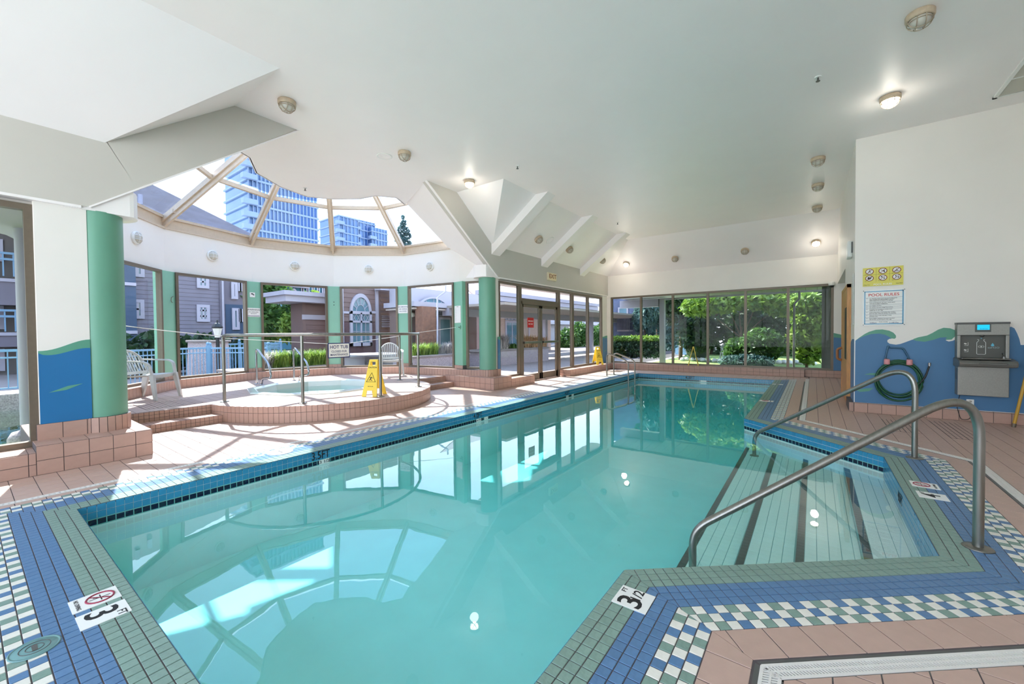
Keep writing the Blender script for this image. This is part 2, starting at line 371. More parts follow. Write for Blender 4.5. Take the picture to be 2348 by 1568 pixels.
# ---------------------------------------------------------------- pool basin
basin = MB()
for i in range(NE):
    a = Vector(PO[i]); b = Vector(PO[(i + 1) % NE]); o = outw(i) * .12
    basin.ext([(a.x, a.y, FZ - .1), (b.x, b.y, FZ - .1), (b.x + o.x, b.y + o.y, FZ - .1), (a.x + o.x, a.y + o.y, FZ - .1)], (0, 0, -FZ + .1 - .02))
basin.prism([(x, y) for x, y in PO], FZ - .1, FZ)
basin = struct(basin.build('pool_basin', M['pool']), 'pale plastered basin of the indoor swimming pool', 'pool')
T = Tiles(.004); q = .0533
for i in range(NE):
    d = edir(i); L = (Vector(PO[(i + 1) % NE]) - Vector(PO[i])).length; b = PO[(i + 1) % NE]
    Fi = frame4((b[0] - outw(i).x * .0, b[1] - outw(i).y * .0, -.004), (-d.x, -d.y, 0), (0, 0, 1))
    if i == 3: T.grid(Fi, 0, L, -4 * q, 0, q, q, 'tband', .003)
    else:
        T.grid(Fi, 0, L, -2 * q, 0, q, q, 'tband', .003)
        T.grid(Fi, 0, L, -2 * q - .052, -2 * q - .003, q, .049, 'tnavy', .006)
T.build(basin, 'tile', ['tband', 'tnavy'], 300, 'tile_field')
gb = MB()
for i in range(NE):
    if i == 3: continue
    d = edir(i); a = Vector(PO[i]); b = Vector(PO[(i + 1) % NE]); o = outw(i) * 0
    gb.bar((a.x, a.y, -.137), (b.x, b.y, -.137), .004, .062)
gb.build('gutter_backing', M['grout2'], basin)
# stairs in the recess -------------------------------------------------
NX = [.282, -.097, -.447, -.805]; ZZ = [-.25, -.31, -.37, -.43]
def yl(x): return 2.147 + (x + .83) * (3.33 - 2.147) / 1.42
def yh(x): return 7.0 - (x + .83) * (7.0 - 5.63) / 1.42
T = Tiles(.003); st = MB()
prev = .59
for k, (nx_, z) in enumerate(zip(NX, ZZ)):
    x0 = nx_; x1 = prev; poly = [(x0, yl(max(x0, -.83))), (x1, yl(x1)), (x1, yh(x1)), (x0, yh(max(x0, -.83)))]
    st.prism(poly, FZ - .02, z); Ft = Matrix.Translation((0, 0, z))
    if k == 3: hs = []
    lo = (.6401, -.7683); 
    def hpl(p, r_): d = (Vector(r_) - Vector(p)).normalized(); n = (d.y, -d.x); return (n[0], n[1], n[0] * p[0] + n[1] * p[1])
    hs = [hpl(PO[2], PO[3]), hpl(PO[4], PO[5])]
    T.grid(Ft, x0 + .052, x1, 1.9, 7.2, q * 1.35, q * 1.35, 'tpool', .0045, hs)
    T.grid(Ft, x0, x0 + .052, 1.9, 7.2, .052, q, 'tblack', .003, hs)
    prev = x0
stair = struct(st.build('pool_steps', M['pgrout']), 'submerged white tiled pool steps with black nosing lines', 'steps')
T.build(stair, 'tile', ['tpool', 'tblack'], 300, 'tile_field')
# depth lettering on band tiles
def vtext(body, size, p, facing, m, name='lettering', parent=None, cx=.8):
    fx = Vector(facing).normalized(); x = Vector((0, 0, 1)).cross(fx); 
    return text(name, body, size, m, parent, frame4(Vector(p) + fx * .006, x, (0, 0, 1)), cx=cx)
vtext('3.5FT', .125, (-4.5, 2.42, -.058), (1, 0, 0), M['black'], 'depth_lettering', basin, .75)
vtext('4.0FT', .125, (-4.5, 5.12, -.058), (1, 0, 0), M['black'], 'depth_lettering', basin, .75)
vtext('4.5FT', .125, (-4.5, 8.2, -.058), (1, 0, 0), M['black'], 'depth_lettering', basin, .75)
vtext('4.8FT', .125, (-2.95, 12.92, -.058), (0, -1, 0), M['black'], 'depth_lettering', basin, .9)
vtext('4.0FT', .12, (.59, 4.62, -.10), (-1, 0, 0), M['black'], 'depth_lettering', basin, .75)
def plate(name, o, x, y, wd, ht, mats, parent=None, th=.004, bevel=0):
    m = MB(); m.box((-wd / 2, -ht / 2, -.001), (wd / 2, ht / 2, th)); return m.build(name, mats, parent, M4=frame4(o, x, y), bevel=bevel)
def mtile(body, yy, wd=.12, parent=None):
    p = plate('marker_tile', (-4.494, yy, -.138), (0, 1, 0), (0, 0, 1), wd, .05, M['white'], basin, .004)
    text('lettering', body, .045, M['black'], p, Matrix.Translation((0, 0, .005)), cx=1.3)
mtile('3 1/2', 2.46); mtile('4 FT', 5.14); mtile('-', 5.33, .1); mtile('4 1/2', 8.2); mtile('-', 8.45, .1)
for xx, b in ((-3.05, ''), (-2.6, '')):
    plate('marker_tile', (xx, 12.925, -.138), (1, 0, 0), (0, 0, 1), .42 if xx < -3 else .2, .045, M['white'], basin, .004)
# ---------------------------------------------------------------- water
def water_body(name, poly, z0, z1, col, dens, bump=.06, tint=(.93, .99, .985)):
    m = bpy.data.materials.new(name); m.use_nodes = True; t = m.node_tree; t.nodes.clear()
    o = t.nodes.new('ShaderNodeOutputMaterial'); mx = t.nodes.new('ShaderNodeMixShader'); a = t.nodes.new('ShaderNodeBsdfTransparent')
    g = t.nodes.new('ShaderNodeBsdfGlossy'); fo, f = schlick(t, .04, 4.3); g.inputs['Roughness'].default_value = .0
    a.inputs[0].default_value = tint + (1,); g.inputs[0].default_value = (.93, .98, 1, 1)
    n = t.nodes.new('ShaderNodeTexNoise'); n.inputs['Scale'].default_value = 2.2; n.inputs['Detail'].default_value = 3; co = t.nodes.new('ShaderNodeTexCoord')
    t.links.new(co.outputs['Object'], n.inputs[0]); b = t.nodes.new('ShaderNodeBump'); b.inputs['Strength'].default_value = bump; b.inputs['Distance'].default_value = .012
    t.links.new(n.outputs[0], b.inputs['Height']); t.links.new(b.outputs[0], g.inputs['Normal']); t.links.new(b.outputs[0], f.inputs['Normal'])
    t.links.new(fo, mx.inputs[0]); t.links.new(a.outputs[0], mx.inputs[1]); t.links.new(g.outputs[0], mx.inputs[2]); t.links.new(mx.outputs[0], o.inputs[0])
    v = t.nodes.new('ShaderNodeVolumeAbsorption'); v.inputs['Color'].default_value = col + (1,); v.inputs['Density'].default_value = dens; t.links.new(v.outputs[0], o.inputs['Volume'])
    mb = MB(); mb.prism(poly, z0, z1); return mb.build(name, m)
wat = water_body('pool_water', [tuple(offs(.012, k)) for k in range(NE)], FZ - .02, WZ, (.44, .95, .955), 1.05, .045)
tag(wat, 'still turquoise water filling the swimming pool, mirroring the rotunda', 'water', kind='stuff')
# ================================================================ ceiling
ZC = 4.34; XF = -6.16; XE = -4.9; ZL1 = 3.40; ZL2 = 2.68; YN, YF = 2.24, 6.42; GN, GF = .99, 7.62
mb = MB(); TH = .12
def sheet(poly, up=(0, 0, 1), th=TH, mi=0): mb.ext([Vector(p) for p in poly], Vector(up) * th, mi)
flat_out = [(XE, -3.6), (2.6, -3.6), (2.6, 13.1), (XE, 13.1)]
sheet([(x, y, ZC) for x, y in flat_out])
sheet([(XE, YN, ZC), (XE, YF, ZC), (XF, YF, ZC), (XF, YN, ZC)])
disc = [(XF, 3.07), (XF, 5.56), (-7.73, 6.30), (-7.47, 5.86), (-7.72, 5.50), (-8.18, 5.40), (-8.66, 5.05), (-8.95, 4.62), (-8.78, 3.98), (-8.38, 3.38), (-7.75, 3.02), (-7.62, 2.82), (-7.73, 2.31)]
sheet([(x, y, ZC) for x, y in disc])
# side walls of the roof well above the flat disc
for k in range(2, len(disc) - 1):
    a = disc[k]; b = disc[k + 1]; mb.bar((a[0], a[1], ZC + .35), (b[0], b[1], ZC + .35), .03, .7)
# slopes towards the left and far walls
sheet([(XE, -3.6, ZC), (XE, YN, ZC), (XF, GN, ZL1), (XF, -3.6, ZL1)])
sheet([(XE, YF, ZC), (XE, 13.1, ZC), (XF, 14.4, ZL1), (XF, GF, ZL1)])
sheet([(XE, YN, ZC), (XF, YN, ZC), (XF, GN, ZL1)])
sheet([(XE, YF, ZC), (XF, GF, ZL1), (XF, YF, ZC)])
sheet([(XE, 13.1, ZC), (2.6, 13.1, ZC), (2.6, 14.4, ZL1), (XF, 14.4, ZL1)])
ceiling = struct(mb.build('ceiling', M['ceil']), 'white painted ceiling, flat in the middle and sloping down to the walls', 'ceiling')
mb = MB()                       # three sloping boxed beams
for i, (ya, yb) in enumerate(((7.57, 7.89), (9.78, 10.11), (12.14, 12.45))):
    b = MB(); b.ext([(XF, ya, 3.19), (XF, ya, 3.62), (-4.4, ya, 4.94), (-4.05, ya, ZC + .02), (-4.59, ya, ZC)], (0, yb - ya, 0)); 
    b.build('beam', M['ceil'], ceiling)
# ---------------------------------------------------------------- left fascia with the trapezoid opening
fa = MB()
FT_ = -.14
def fpoly(pts, mi=0): fa.ext([(XF, y, z) for y, z in pts], (FT_, 0, 0), mi)
fpoly([(-3.6, ZL2), (.86, ZL2), (1.25, 2.97 + .005), (GN, ZL1 + .05), (-3.6, ZL1 + .05)])
fpoly([(GN, ZL1 + .04), (1.25, 2.975), (3.07, ZC + .02), (YN, ZC + .02)])
fpoly([(5.56, ZC + .02), (7.40, 2.975), (7.62, ZL1 + .05), (YF, ZC + .02)])
fpoly([(7.40, 2.975), (7.80, ZL2), (14.5, ZL2), (14.5, ZL1 + .05), (7.62, ZL1 + .05)])
wl = struct(fa.build('wall_left', M['fascia']), 'grey painted fascia wall over the left windows, cut away for the hot tub rotunda', 'wall')
rv = MB()                       # splayed reveals of the opening
for s_, (fy, by) in ((1, ((5.56, 7.80), (6.30, 7.58))), (-1, ((3.07, .86), (2.31, 1.02)))):
    A = Vector((XF - .002, fy[0] - s_ * .012, ZC)); B = Vector((XF - .002, fy[1] - s_ * .012, ZL2 - .004)); C1 = Vector((-7.74, by[0], 4.43)); D1 = Vector((-7.5, by[1], 3.44)); E1 = Vector((-7.2, by[1] + .0, 2.72))
    for tri in ((A, C1, D1), (A, D1, B), (B, D1, E1)): rv.ext(list(tri), (0, -s_ * .03 + (.06 if s_ > 0 else -.06), 0))
rv.build('reveal', M['ceil'], wl)
b = MB(); b.box((-6.30, -3.6, 2.655), (XF + .001, .80, 2.681)); b.box((-6.30, 7.86, 2.655), (XF + .001, 14.4, 2.681))
for ya_, za_, yb_2, zb_ in ((.86, ZL2, 3.07, ZC), (7.80, ZL2, 5.56, ZC)): b.bar((XF + .002, ya_, za_), (XF + .002, yb_2, zb_), .016, .016, up=(1, 0, 0))
b.build('soffit_bead', M['ceil'], wl)
# far and right walls --------------------------------------------------
b = MB(); b.box((XF - .1, 14.4, ZL2 - .02), (.45, 14.55, ZL1 + .1)); b.box((.45, 14.4, 0), (2.6, 14.55, ZL1 + .3)); b.box((-6.3, 14.4, 0), (-6.06, 14.55, ZL2)); b.box((-6.2, 14.42, 0), (.5, 14.55, .19))
b.box((-6.2, 14.36, 2.61), (.44, 14.42, ZL2 + .002))
wf = struct(b.build('wall_far', M['wall']), 'off-white painted wall above and beside the long garden windows', 'wall')
b = MB(); b.box((.53, 8.56, 0), (2.42, 8.75, ZC + .02)); b.box((.53, 8.75, 0), (.65, 11.05, ZC)); b.box((.53, 11.05, 2.6), (2.5, 14.42, ZC)); b.box((1.5, 11.0, 0), (1.6, 14.4, 2.6)); b.box((.53, 11.0, 0), (1.5, 11.05, 2.6))
wr = struct(b.build('wall_right', M['wall']), 'off-white wall with the pool rules, its lower half painted as waves', 'wall')
b = MB(); b.box((2.36, -3.6, 0), (2.5, 8.56, ZC + .02)); ws = struct(b.build('wall_side', M['wall']), 'off-white side wall at the right edge of the pool hall', 'wall')
b = MB(); b.box((-6.3, -3.6, 0), (2.6, -3.5, .2)); b.box((-6.3, -3.6, 4.0), (2.6, -3.5, ZC)); wn = struct(b.build('wall_near', M['wall']), 'off-white wall behind the camera above and below the added window', 'wall')
# left wall: strips beside windows, underside strip, corner
b = MB(); b.box((-6.32, .47, 0), (-6.22, .86, ZL2)); b.box((-6.32, -3.6, 0), (-6.22, -3.5, ZL2))
b.box((-6.32, 13.99, 0), (-6.2, 14.45, ZL2)); b.box((-6.32, -3.6, 2.62), (XF - .13, .9, ZL2)); b.box((-6.32, 7.75, 2.60), (XF - .13, 14.45, ZL2))
b.box((-6.32, 7.74, 0), (-6.22, 7.90, ZL2))
b.build('wall_pier', M['wall'], wl)
# caps above the columns ------------------------------------------------
for yy in (.95, 7.66):
    c = MB(); c.prism([(min(XF - .02, -6.38 + .33 * math.cos(R(a))), yy + .33 * math.sin(R(a))) for a in range(0, 360, 9)], 2.65, 2.93); c.build('column_cap', M['ceil'], wl)
# ================================================================ rotunda
CX, CY, RR, KA = -7.72, 4.3, 3.3, 33
def V_(a, r=RR): return Vector((CX - r * math.cos(R(a)), CY + r * math.sin(R(a))))
AN = [-99, -66, -33, 0, 33, 66, 99]
b = MB()
for a0, a1 in zip(AN, AN[1:]):
    p, r_, s0, s1 = V_(a0), V_(a1), V_(a0, 3.45), V_(a1, 3.45); b.prism([tuple(p), tuple(r_), tuple(s1), tuple(s0)], 2.62, 3.47)
for p, r_, ang in ((V_(99), Vector((-6.25, 7.86)), 1), (V_(-99), Vector((-6.25, .78)), -1)):
    b.prism([tuple(p), tuple(r_), (r_.x, r_.y + ang * .12), (p.x, p.y + ang * .14)], 2.62, 3.47)
wrot = struct(b.build('wall_rotunda', M['wall']), 'curved white wall band above the rotunda windows', 'wall')
# ledge below the windows with tiles
b = MB()
LR = 3.1
LA = AN
for a0, a1 in zip(AN, AN[1:]):
    b.prism([tuple(V_(a0, LR)), tuple(V_(a1, LR)), tuple(V_(a1, 3.45)), tuple(V_(a0, 3.45))], 0, .425)
e1 = (Vector((-6.36, 7.50)), Vector((-6.36, 7.90))); e0 = (Vector((-6.36, 1.10)), Vector((-6.36, .75)))
b.prism([tuple(V_(99, LR)), tuple(e1[0]), tuple(e1[1]), tuple(V_(99, 3.5))], 0, .425)
b.prism([tuple(V_(-99, LR)), tuple(e0[0]), tuple(e0[1]), tuple(V_(-99, 3.5))], 0, .425)
ledge = struct(b.build('trim_2', M['grout']), 'pink tiled ledge under the rotunda windows', 'ledge')
T = Tiles(.004)
for a0, a1 in zip(AN, AN[1:]):
    p, r_ = V_(a0, LR), V_(a1, LR); d = (r_ - p).normalized(); L = (r_ - p).length
    n = int(L / .085); T.grid(frame4((r_.x, r_.y, .25), (-d.x, -d.y, 0), (0, 0, 1)) if False else frame4((p.x, p.y, .25), (d.x, d.y, 0), (0, 0, 1)), 0, L, 0, .178, L / n, .178, 'pinkw', .004)
    T.grid(frame4((p.x, p.y, .425), (d.x, d.y, 0), (-d.y, d.x, 0)), 0, L, 0, .2, L / n * 2, .2, 'pinkw', .004)
p = V_(99, LR); d = (e1[0] - p).normalized(); L = (e1[0] - p).length
T.grid(frame4((p.x, p.y, .25), (d.x, d.y, 0), (0, 0, 1)), 0, L, 0, .178, .085, .178, 'pinkw', .004)
T.build(ledge, 'tile', ['pinkw'], 240, 'tile_field')
# raised platform ------------------------------------------------------
PZ = .25
b = MB()
circ = [(CX + 2.0 * math.cos(R(a)), CY + 2.0 * math.sin(R(a))) for a in range(-90, 91, 3)]
TC = (-8.2, 4.4); TR = 1.3
def oct_(r, n=10, ph=18): return [(TC[0] + r * math.cos(R(ph + 360 / n * k)), TC[1] + r * math.sin(R(ph + 360 / n * k)) * .96) for k in range(n)]
outer = [(-7.512, 1.16), (-7.512, CY - 1.985)] + [c for c in circ if c[0] > -7.5] + [(-7.512, CY + 1.985), (-7.512, 7.44)]
ring = [tuple(V_(a, 3.15)) for a in (93, 66, 33, 0, -33, -66, -93)]
# platform as wedge sectors around the tub
def rayhit(poly, ang):
    c = Vector(TC); d = Vector((math.cos(ang), math.sin(ang))); best = None
    for i in range(len(poly)):
        p = Vector(poly[i]); e = Vector(poly[(i + 1) % len(poly)]) - p; den = d.x * e.y - d.y * e.x
        if abs(den) < 1e-9: continue
        w_ = p - c; t = (w_.x * e.y - w_.y * e.x) / den; u = (w_.x * d.y - w_.y * d.x) / den
        if t > 0 and -1e-6 <= u <= 1 + 1e-6: best = t if best is None else max(best, t)
    return c + d * best
whole = outer + ring
angs = sorted(set([math.atan2(p[1] - TC[1], p[0] - TC[0]) for p in whole] + [math.atan2(p[1] - TC[1], p[0] - TC[0]) for p in oct_(TR)]))
for a0, a1 in zip(angs, angs[1:] + [angs[0] + 2 * math.pi]):
    if a1 - a0 < 1e-5: continue
    p, r_, s1, s0 = rayhit(whole, a0), rayhit(whole, a1), rayhit(oct_(TR - .04), a1), rayhit(oct_(TR - .04), a0)
    b.prism([tuple(s0), tuple(p), tuple(r_), tuple(s1)], -.01, PZ - .003)
plat = struct(b.build('floor_rotunda', M['grout']), 'raised pink tiled platform around the hot tub', 'floor')
T = Tiles(.003); Fp = Matrix.Translation((0, 0, PZ - .003))
def inpoly(p, poly):
    c = False; n = len(poly)
    for i in range(n):
        x1, y1 = poly[i]; x2, y2 = poly[(i + 1) % n]
        if (y1 > p[1]) != (y2 > p[1]) and p[0] < (x2 - x1) * (p[1] - y1) / (y2 - y1) + x1: c = not c
    return c
tubp = oct_(TR + .0); P2 = .149
y = 1.0
while y < 7.6:
    x = -11.2
    while x < -5.7:
        cs = [(x + .0025, y + .0025), (x + P2 - .0025, y + .0025), (x + P2 - .0025, y + P2 - .0025), (x + .0025, y + P2 - .0025)]
        if any(inpoly(c, whole) for c in cs) and not all(inpoly(c, tubp) for c in cs):
            if all(inpoly(c, whole) for c in cs) and not any(inpoly(c, tubp) for c in cs): T.put(Fp, cs, 'pink')
            else:
                k = 3; s_ = (P2 - .005) / k
                for i in range(k):
                    for j in range(k):
                        c2 = (x + .0025 + s_ * (i + .5), y + .0025 + s_ * (j + .5))
                        if inpoly(c2, whole) and not inpoly(c2, tubp):
                            T.put(Fp, [(c2[0] - s_ / 2, c2[1] - s_ / 2), (c2[0] + s_ / 2, c2[1] - s_ / 2), (c2[0] + s_ / 2, c2[1] + s_ / 2), (c2[0] - s_ / 2, c2[1] + s_ / 2)], 'pink')
        x += P2
    y += P2
T.build(plat, 'tile', ['pink'], 300, 'tile_field')
# curved curb face
T = Tiles(.005); n = 76; a0, a1 = -83, 83
for k in range(n):
    s0 = R(a0 + (a1 - a0) * k / n); s1 = R(a0 + (a1 - a0) * (k + 1) / n); p = Vector((CX + 2 * math.cos(s0), CY + 2 * math.sin(s0))); r_ = Vector((CX + 2 * math.cos(s1), CY + 2 * math.sin(s1))); d = (r_ - p)
    if p.x < -7.52: continue
    L = d.length; Fk = frame4((p.x, p.y, 0), (d.x, d.y, 0), (0, 0, 1))
    T.put(Fk, [(.002, .002), (L - .002, .002), (L - .002, .150), (.002, .150)], 'pinkw'); T.put(Fk, [(.002, .155), (L - .002, .155), (L - .002, .249), (.002, .249)], 'pinkw')
b = MB(); b.prism([(-7.5, CY - 1.98)] + [(CX + 1.999 * math.cos(R(a)), CY + 1.999 * math.sin(R(a))) for a in range(-82, 83, 2)] + [(-7.5, CY + 1.98)], 0, .2)
curb = struct(b.build('trim_3', M['grout']), 'curved pink tiled curb of the hot tub platform facing the pool', 'curb')
T.build(curb, 'tile', ['pinkw'], 300)
# steps at both sides of the curb
for nm, ya, yb, lab in (('stairs_near', 1.24, 2.42, 'two tiled steps up to the hot tub beside the near green column'), ('stairs_far', 6.2, 7.34, 'two tiled steps up to the hot tub beside the far green column')):
    b = MB(); b.box((-7.5, ya, 0), (-7.2, yb, .108)); b.box((-7.6, ya, 0), (-7.5, yb, .246)); s_ = struct(b.build('trim_4' if ya < 2 else 'trim_5', M['grout']), lab, 'steps')
    T = Tiles(.004); q = .0533
    T.grid(frame4((-7.2, ya, 0), (0, 1, 0), (0, 0, 1)), 0, yb - ya, 0, .108, q * 1.05, .054, 'pinkw', .004)
    T.grid(frame4((-7.5, ya, .108), (0, 1, 0), (0, 0, 1)), 0, yb - ya, 0, .141, q * 1.05, .047, 'pinkw', .004)
    T.grid(frame4((-7.2, ya, .108), (0, 1, 0), (-1, 0, 0)), 0, yb - ya, 0, .3, q * 1.05, .1, 'pinkw', .004)
    T.build(s_, 'tile', ['pinkw'], 230, 'tile_field')
# ---------------------------------------------------------------- plinths, sills, baseboards (tiled boxes)
def tiledbox(name, x0, x1, y0, y1, z1, label, cat, faces='xyz', w=.165, rows=2, z0=0, limit=120, key='pinkw'):
    b = MB(); b.box((x0, y0, z0), (x1, y1, z1)); o = struct(b.build(name, M['grout']), label, cat); T = Tiles(.005); h = (z1 - z0) / rows
    if 'x' in faces: T.grid(frame4((x1, y0, z0), (0, 1, 0), (0, 0, 1)), 0, y1 - y0, 0, z1 - z0, w, h, key, .005)
    if 'y' in faces: T.grid(frame4((x0, y0, z0), (1, 0, 0), (0, 0, 1)), 0, x1 - x0, 0, z1 - z0, w, h, key, .005)
    if 'Y' in faces: T.grid(frame4((x1, y1, z0), (-1, 0, 0), (0, 0, 1)), 0, x1 - x0, 0, z1 - z0, w, h, key, .005)
    if 'z' in faces: T.grid(frame4((x0, y0, z1), (1, 0, 0), (0, 1, 0)), 0, x1 - x0, 0, y1 - y0, .2 if x1 - x0 < .5 else w, w, key, .005)
    T.build(o, 'tile', [key], limit, 'tile_field'); return o
tiledbox('trim_6', -7.5, -5.90, .42, 1.26, .275, 'pink tiled plinth under the near green column', 'plinth', 'xYz', .176)
tiledbox('trim_7', -6.30, -5.90, -3.5, .42, .215, 'pink tiled sill under the near left window', 'sill', 'xz', .176)
tiledbox('trim_8', -7.5, -5.92, 7.32, 8.0, .275, 'pink tiled plinth under the far green column', 'plinth', 'xyzY', .165)
tiledbox('trim_9', -6.28, -5.92, 8.0, 9.02, .20, 'pink tiled sill beside the glass doors', 'sill', 'xyzY', .165)
tiledbox('trim_10', -6.28, -5.90, 10.95, 14.4, .19, 'pink tiled sill under the two left windows past the doors', 'sill', 'xyz', .165)
tiledbox('trim_11', -5.9, -.2, 14.14, 14.4, .20, 'pink tiled sill under the far windows', 'sill', 'yz', .165, limit=160)
tiledbox('trim_12', -.2, .62, 14.33, 14.4, .20, 'pink tile skirting at the far right window', 'skirting', 'y', .165)
tiledbox('baseboard_right', .53, 2.36, 8.50, 8.56, .145, 'pink tile baseboard under the wave wall', 'baseboard', 'yz', .165, 1)
tiledbox('trim_13', .47, .53, 8.56, 9.28, .145, 'pink tile skirting around the wall corner', 'skirting', 'y', .165, 1)
# pier bases behind the columns
tiledbox('trim_14', -6.6, -6.2, .45, .83, .44, 'pink tiles at the foot of the blue painted pier', 'skirting', 'x', .176, 1, z0=.275)
tiledbox('trim_15', -6.6, -6.2, 7.80, 7.93, .44, 'pink tiles at the foot of the narrow pier by the doors', 'skirting', 'x', .165, 1, z0=.275)
b = MB(); b.box((-6.95, 7.9, 2.62), (-6.3, 14.6, 2.80)); k = b.build('eave', M['ceil'], wl)
# columns ----------------------------------------------------------------
for yy, lab in ((.95, 'large green painted round column standing left of the hot tub steps'), (7.66, 'green painted round column standing right of the hot tub beside the doors')):
    e = empty('column', (-6.38, yy, .275)); tag(e, lab, 'column', 'green columns flanking the rotunda')
    c = MB(); c.cyl((0, 0, .165), .205, 2.215, 48); c.build('shaft', M['colgreen'], e)
    c = MB(); c.cyl((0, 0, 0), .222, .167, 48); base = c.build('tile_base', M['grout'], e)
    n = 22; T = Tiles(.005)
    for k in range(n):
        s0 = 2 * math.pi * k / n; s1 = 2 * math.pi * (k + 1) / n; r0 = .2225; p = Vector((r0 * math.cos(s0), r0 * math.sin(s0), 0)); r_ = Vector((r0 * math.cos(s1), r0 * math.sin(s1), 0)); L = (r_ - p).length
        pm = [(.0025, .001), (L - .0025, .001), (L - .0025, .165), (.0025, .165)]; vs, fs = T.mesh(pm, (L / 2, .083), .005)
        if k == 0: tme = bpy.data.meshes.new('tile'); tme.from_pydata(vs, [], fs); tme.materials.append(M['pinkw'])
        o = bpy.data.objects.new('tile', tme); COL.objects.link(o); o.parent = base; o.matrix_local = frame4(p, r_ - p, (0, 0, 1)) @ Matrix.Translation((L / 2, .083, 0))
# pilasters ----------------------------------------------------------------
def bay(a): v = V_(a); n = Vector((math.cos(R(a)), -math.sin(R(a)))); t = Vector((math.sin(R(a)), math.cos(R(a)))); return v, n, t
for k, a in enumerate(AN[1:]):
    if a == -66: pass
    v, n, t = bay(a); e = empty('trim_%d' % (20 + k), (0, 0, 0)); lab = ['green pilaster hidden behind the near column', 'green pilaster right of the grey chair with a bent hook', 'green pilaster with the warning sign', 'plain green pilaster behind the hot tub sign', 'green pilaster with the no smoking sign', 'green pilaster with the white notice sheet'][k]
    struct(e, lab, 'pilaster')
    b = MB(); w_ = .18; f0 = n * .06; f1 = n * -.08
    b.prism([tuple(v + t * w_ + f0), tuple(v - t * w_ + f0), tuple(v - t * w_ + f1), tuple(v + t * w_ + f1)], .52, 2.62); b.build('panel', M['green'], e)
    b = MB(); f0 = n * .07; b.prism([tuple(v + t * .19 + f0), tuple(v - t * .19 + f0), tuple(v - t * .19 + f1), tuple(v + t * .19 + f1)], .425, .52); bb = b.build('tile_base', M['grout'], e)
    T = Tiles(.004); T.grid(frame4((v.x + f0.x - t.x * .19, v.y + f0.y - t.y * .19, .427), (t.x, t.y, 0), (0, 0, 1)), 0, .38, 0, .092, .127, .092, 'pinkw', .004)
    for (sc, F, poly, m, c) in T.t:
        vs, fs = T.mesh(poly, c, T.lift); me = bpy.data.meshes.new('tile'); me.from_pydata(vs, [], fs); me.materials.append(M[m]); o = bpy.data.objects.new('tile', me); COL.objects.link(o); o.parent = bb; o.matrix_local = F @ Matrix.Translation((c[0], c[1], 0))
# windows --------------------------------------------------------------------
NWIN = [0]
def window(p, q, z0, z1, label, mull=(), fw=.05, gm='glass', depth=.09, cat='window', first=.0):
    """glazed frame from p to q (2-D), mullions at fractions of its length"""
    NWIN[0] += 1; e = empty('window_%d' % NWIN[0]); struct(e, label, cat); p = Vector(p); q = Vector(q); d = (q - p).normalized(); n = Vector((d.y, -d.x)); L = (q - p).length
    b = MB(); P3 = lambda u, z: (p.x + d.x * u, p.y + d.y * u, z)
    for u in (fw / 2, L - fw / 2): b.bar(P3(u, z0), P3(u, z1), fw, depth, up=(n.x, n.y, 0))
    for z in (z0 + fw / 2, z1 - fw / 2): b.bar(P3(fw, z), P3(L - fw, z), depth, fw)
    b.build('window_frame', M['bronze'], e); us = [0] + [m * L for m in mull] + [L]
    for m in mull:
        b = MB(); b.bar(P3(m * L, z0 + fw), P3(m * L, z1 - fw), fw * 1.15, depth, up=(n.x, n.y, 0)); b.build('mullion', M['bronze'], e)
    for u0, u1 in zip(us, us[1:]):
        b = MB(); b.bar(P3(u0 + fw * .6, (z0 + z1) / 2), P3(u1 - fw * .6, (z0 + z1) / 2), .006, z1 - z0 - 1.4 * fw); b.build('pane', M[gm], e)
    return e
LABW = ['rotunda window left of the near column', 'rotunda window behind the left grey chair', 'rotunda window showing the blue fence and grey siding', 'rotunda window showing the leafy trees and planter', 'rotunda window showing the arched house window', 'rotunda window showing the covered entrance']
for k, (a0, a1) in enumerate(zip(AN, AN[1:])):
    p, r_ = V_(a0), V_(a1); d = (r_ - p).normalized(); window(p + d * .17, r_ - d * .17, .425, 2.62, LABW[k])
window(V_(99) + Vector((.17, .06)), (-6.42, 7.80), .43, 2.62, 'narrow rotunda window beside the far column')
window((-6.27, -3.5), (-6.27, -1.6), .215, 2.62, 'left wall window behind the camera')
window((-6.27, -1.6), (-6.27, .47), .215, 2.62, 'tall left window showing balconies and a pond', fw=.06)
# (facade openings run towards +Y with the room on their right)
window((-6.25, 7.90), (-6.25, 8.80), .20, 2.60, 'window between the far column and the glass doors')
window((-6.25, 8.80), (-6.25, 10.86), 2.16, 2.60, 'transom window over the glass doors', fw=.07)
window((-6.25, 10.86), (-6.25, 11.72), .19, 2.60, 'first window right of the glass doors')
window((-6.25, 11.72), (-6.25, 13.99), .19, 2.60, 'second window right of the glass doors', mull=(.5,), fw=.07)
XW = [-6.06, -4.94, -3.85, -2.76, -1.69, -.60, .45]; Lw = XW[-1] - XW[0]
window((XW[0], 14.47), (XW[-1], 14.47), .19, 2.61, 'long far window of six panes showing the garden', mull=tuple((x - XW[0]) / Lw for x in XW[1:-1]), fw=.06)
window((2.3, -3.55), (-6.2, -3.55), .2, 4.0, 'unseen wide window added behind the camera to let in sky light', mull=(.2, .4, .6, .8), gm='clear')  # unseen glazing, added to brighten the hall with sky light
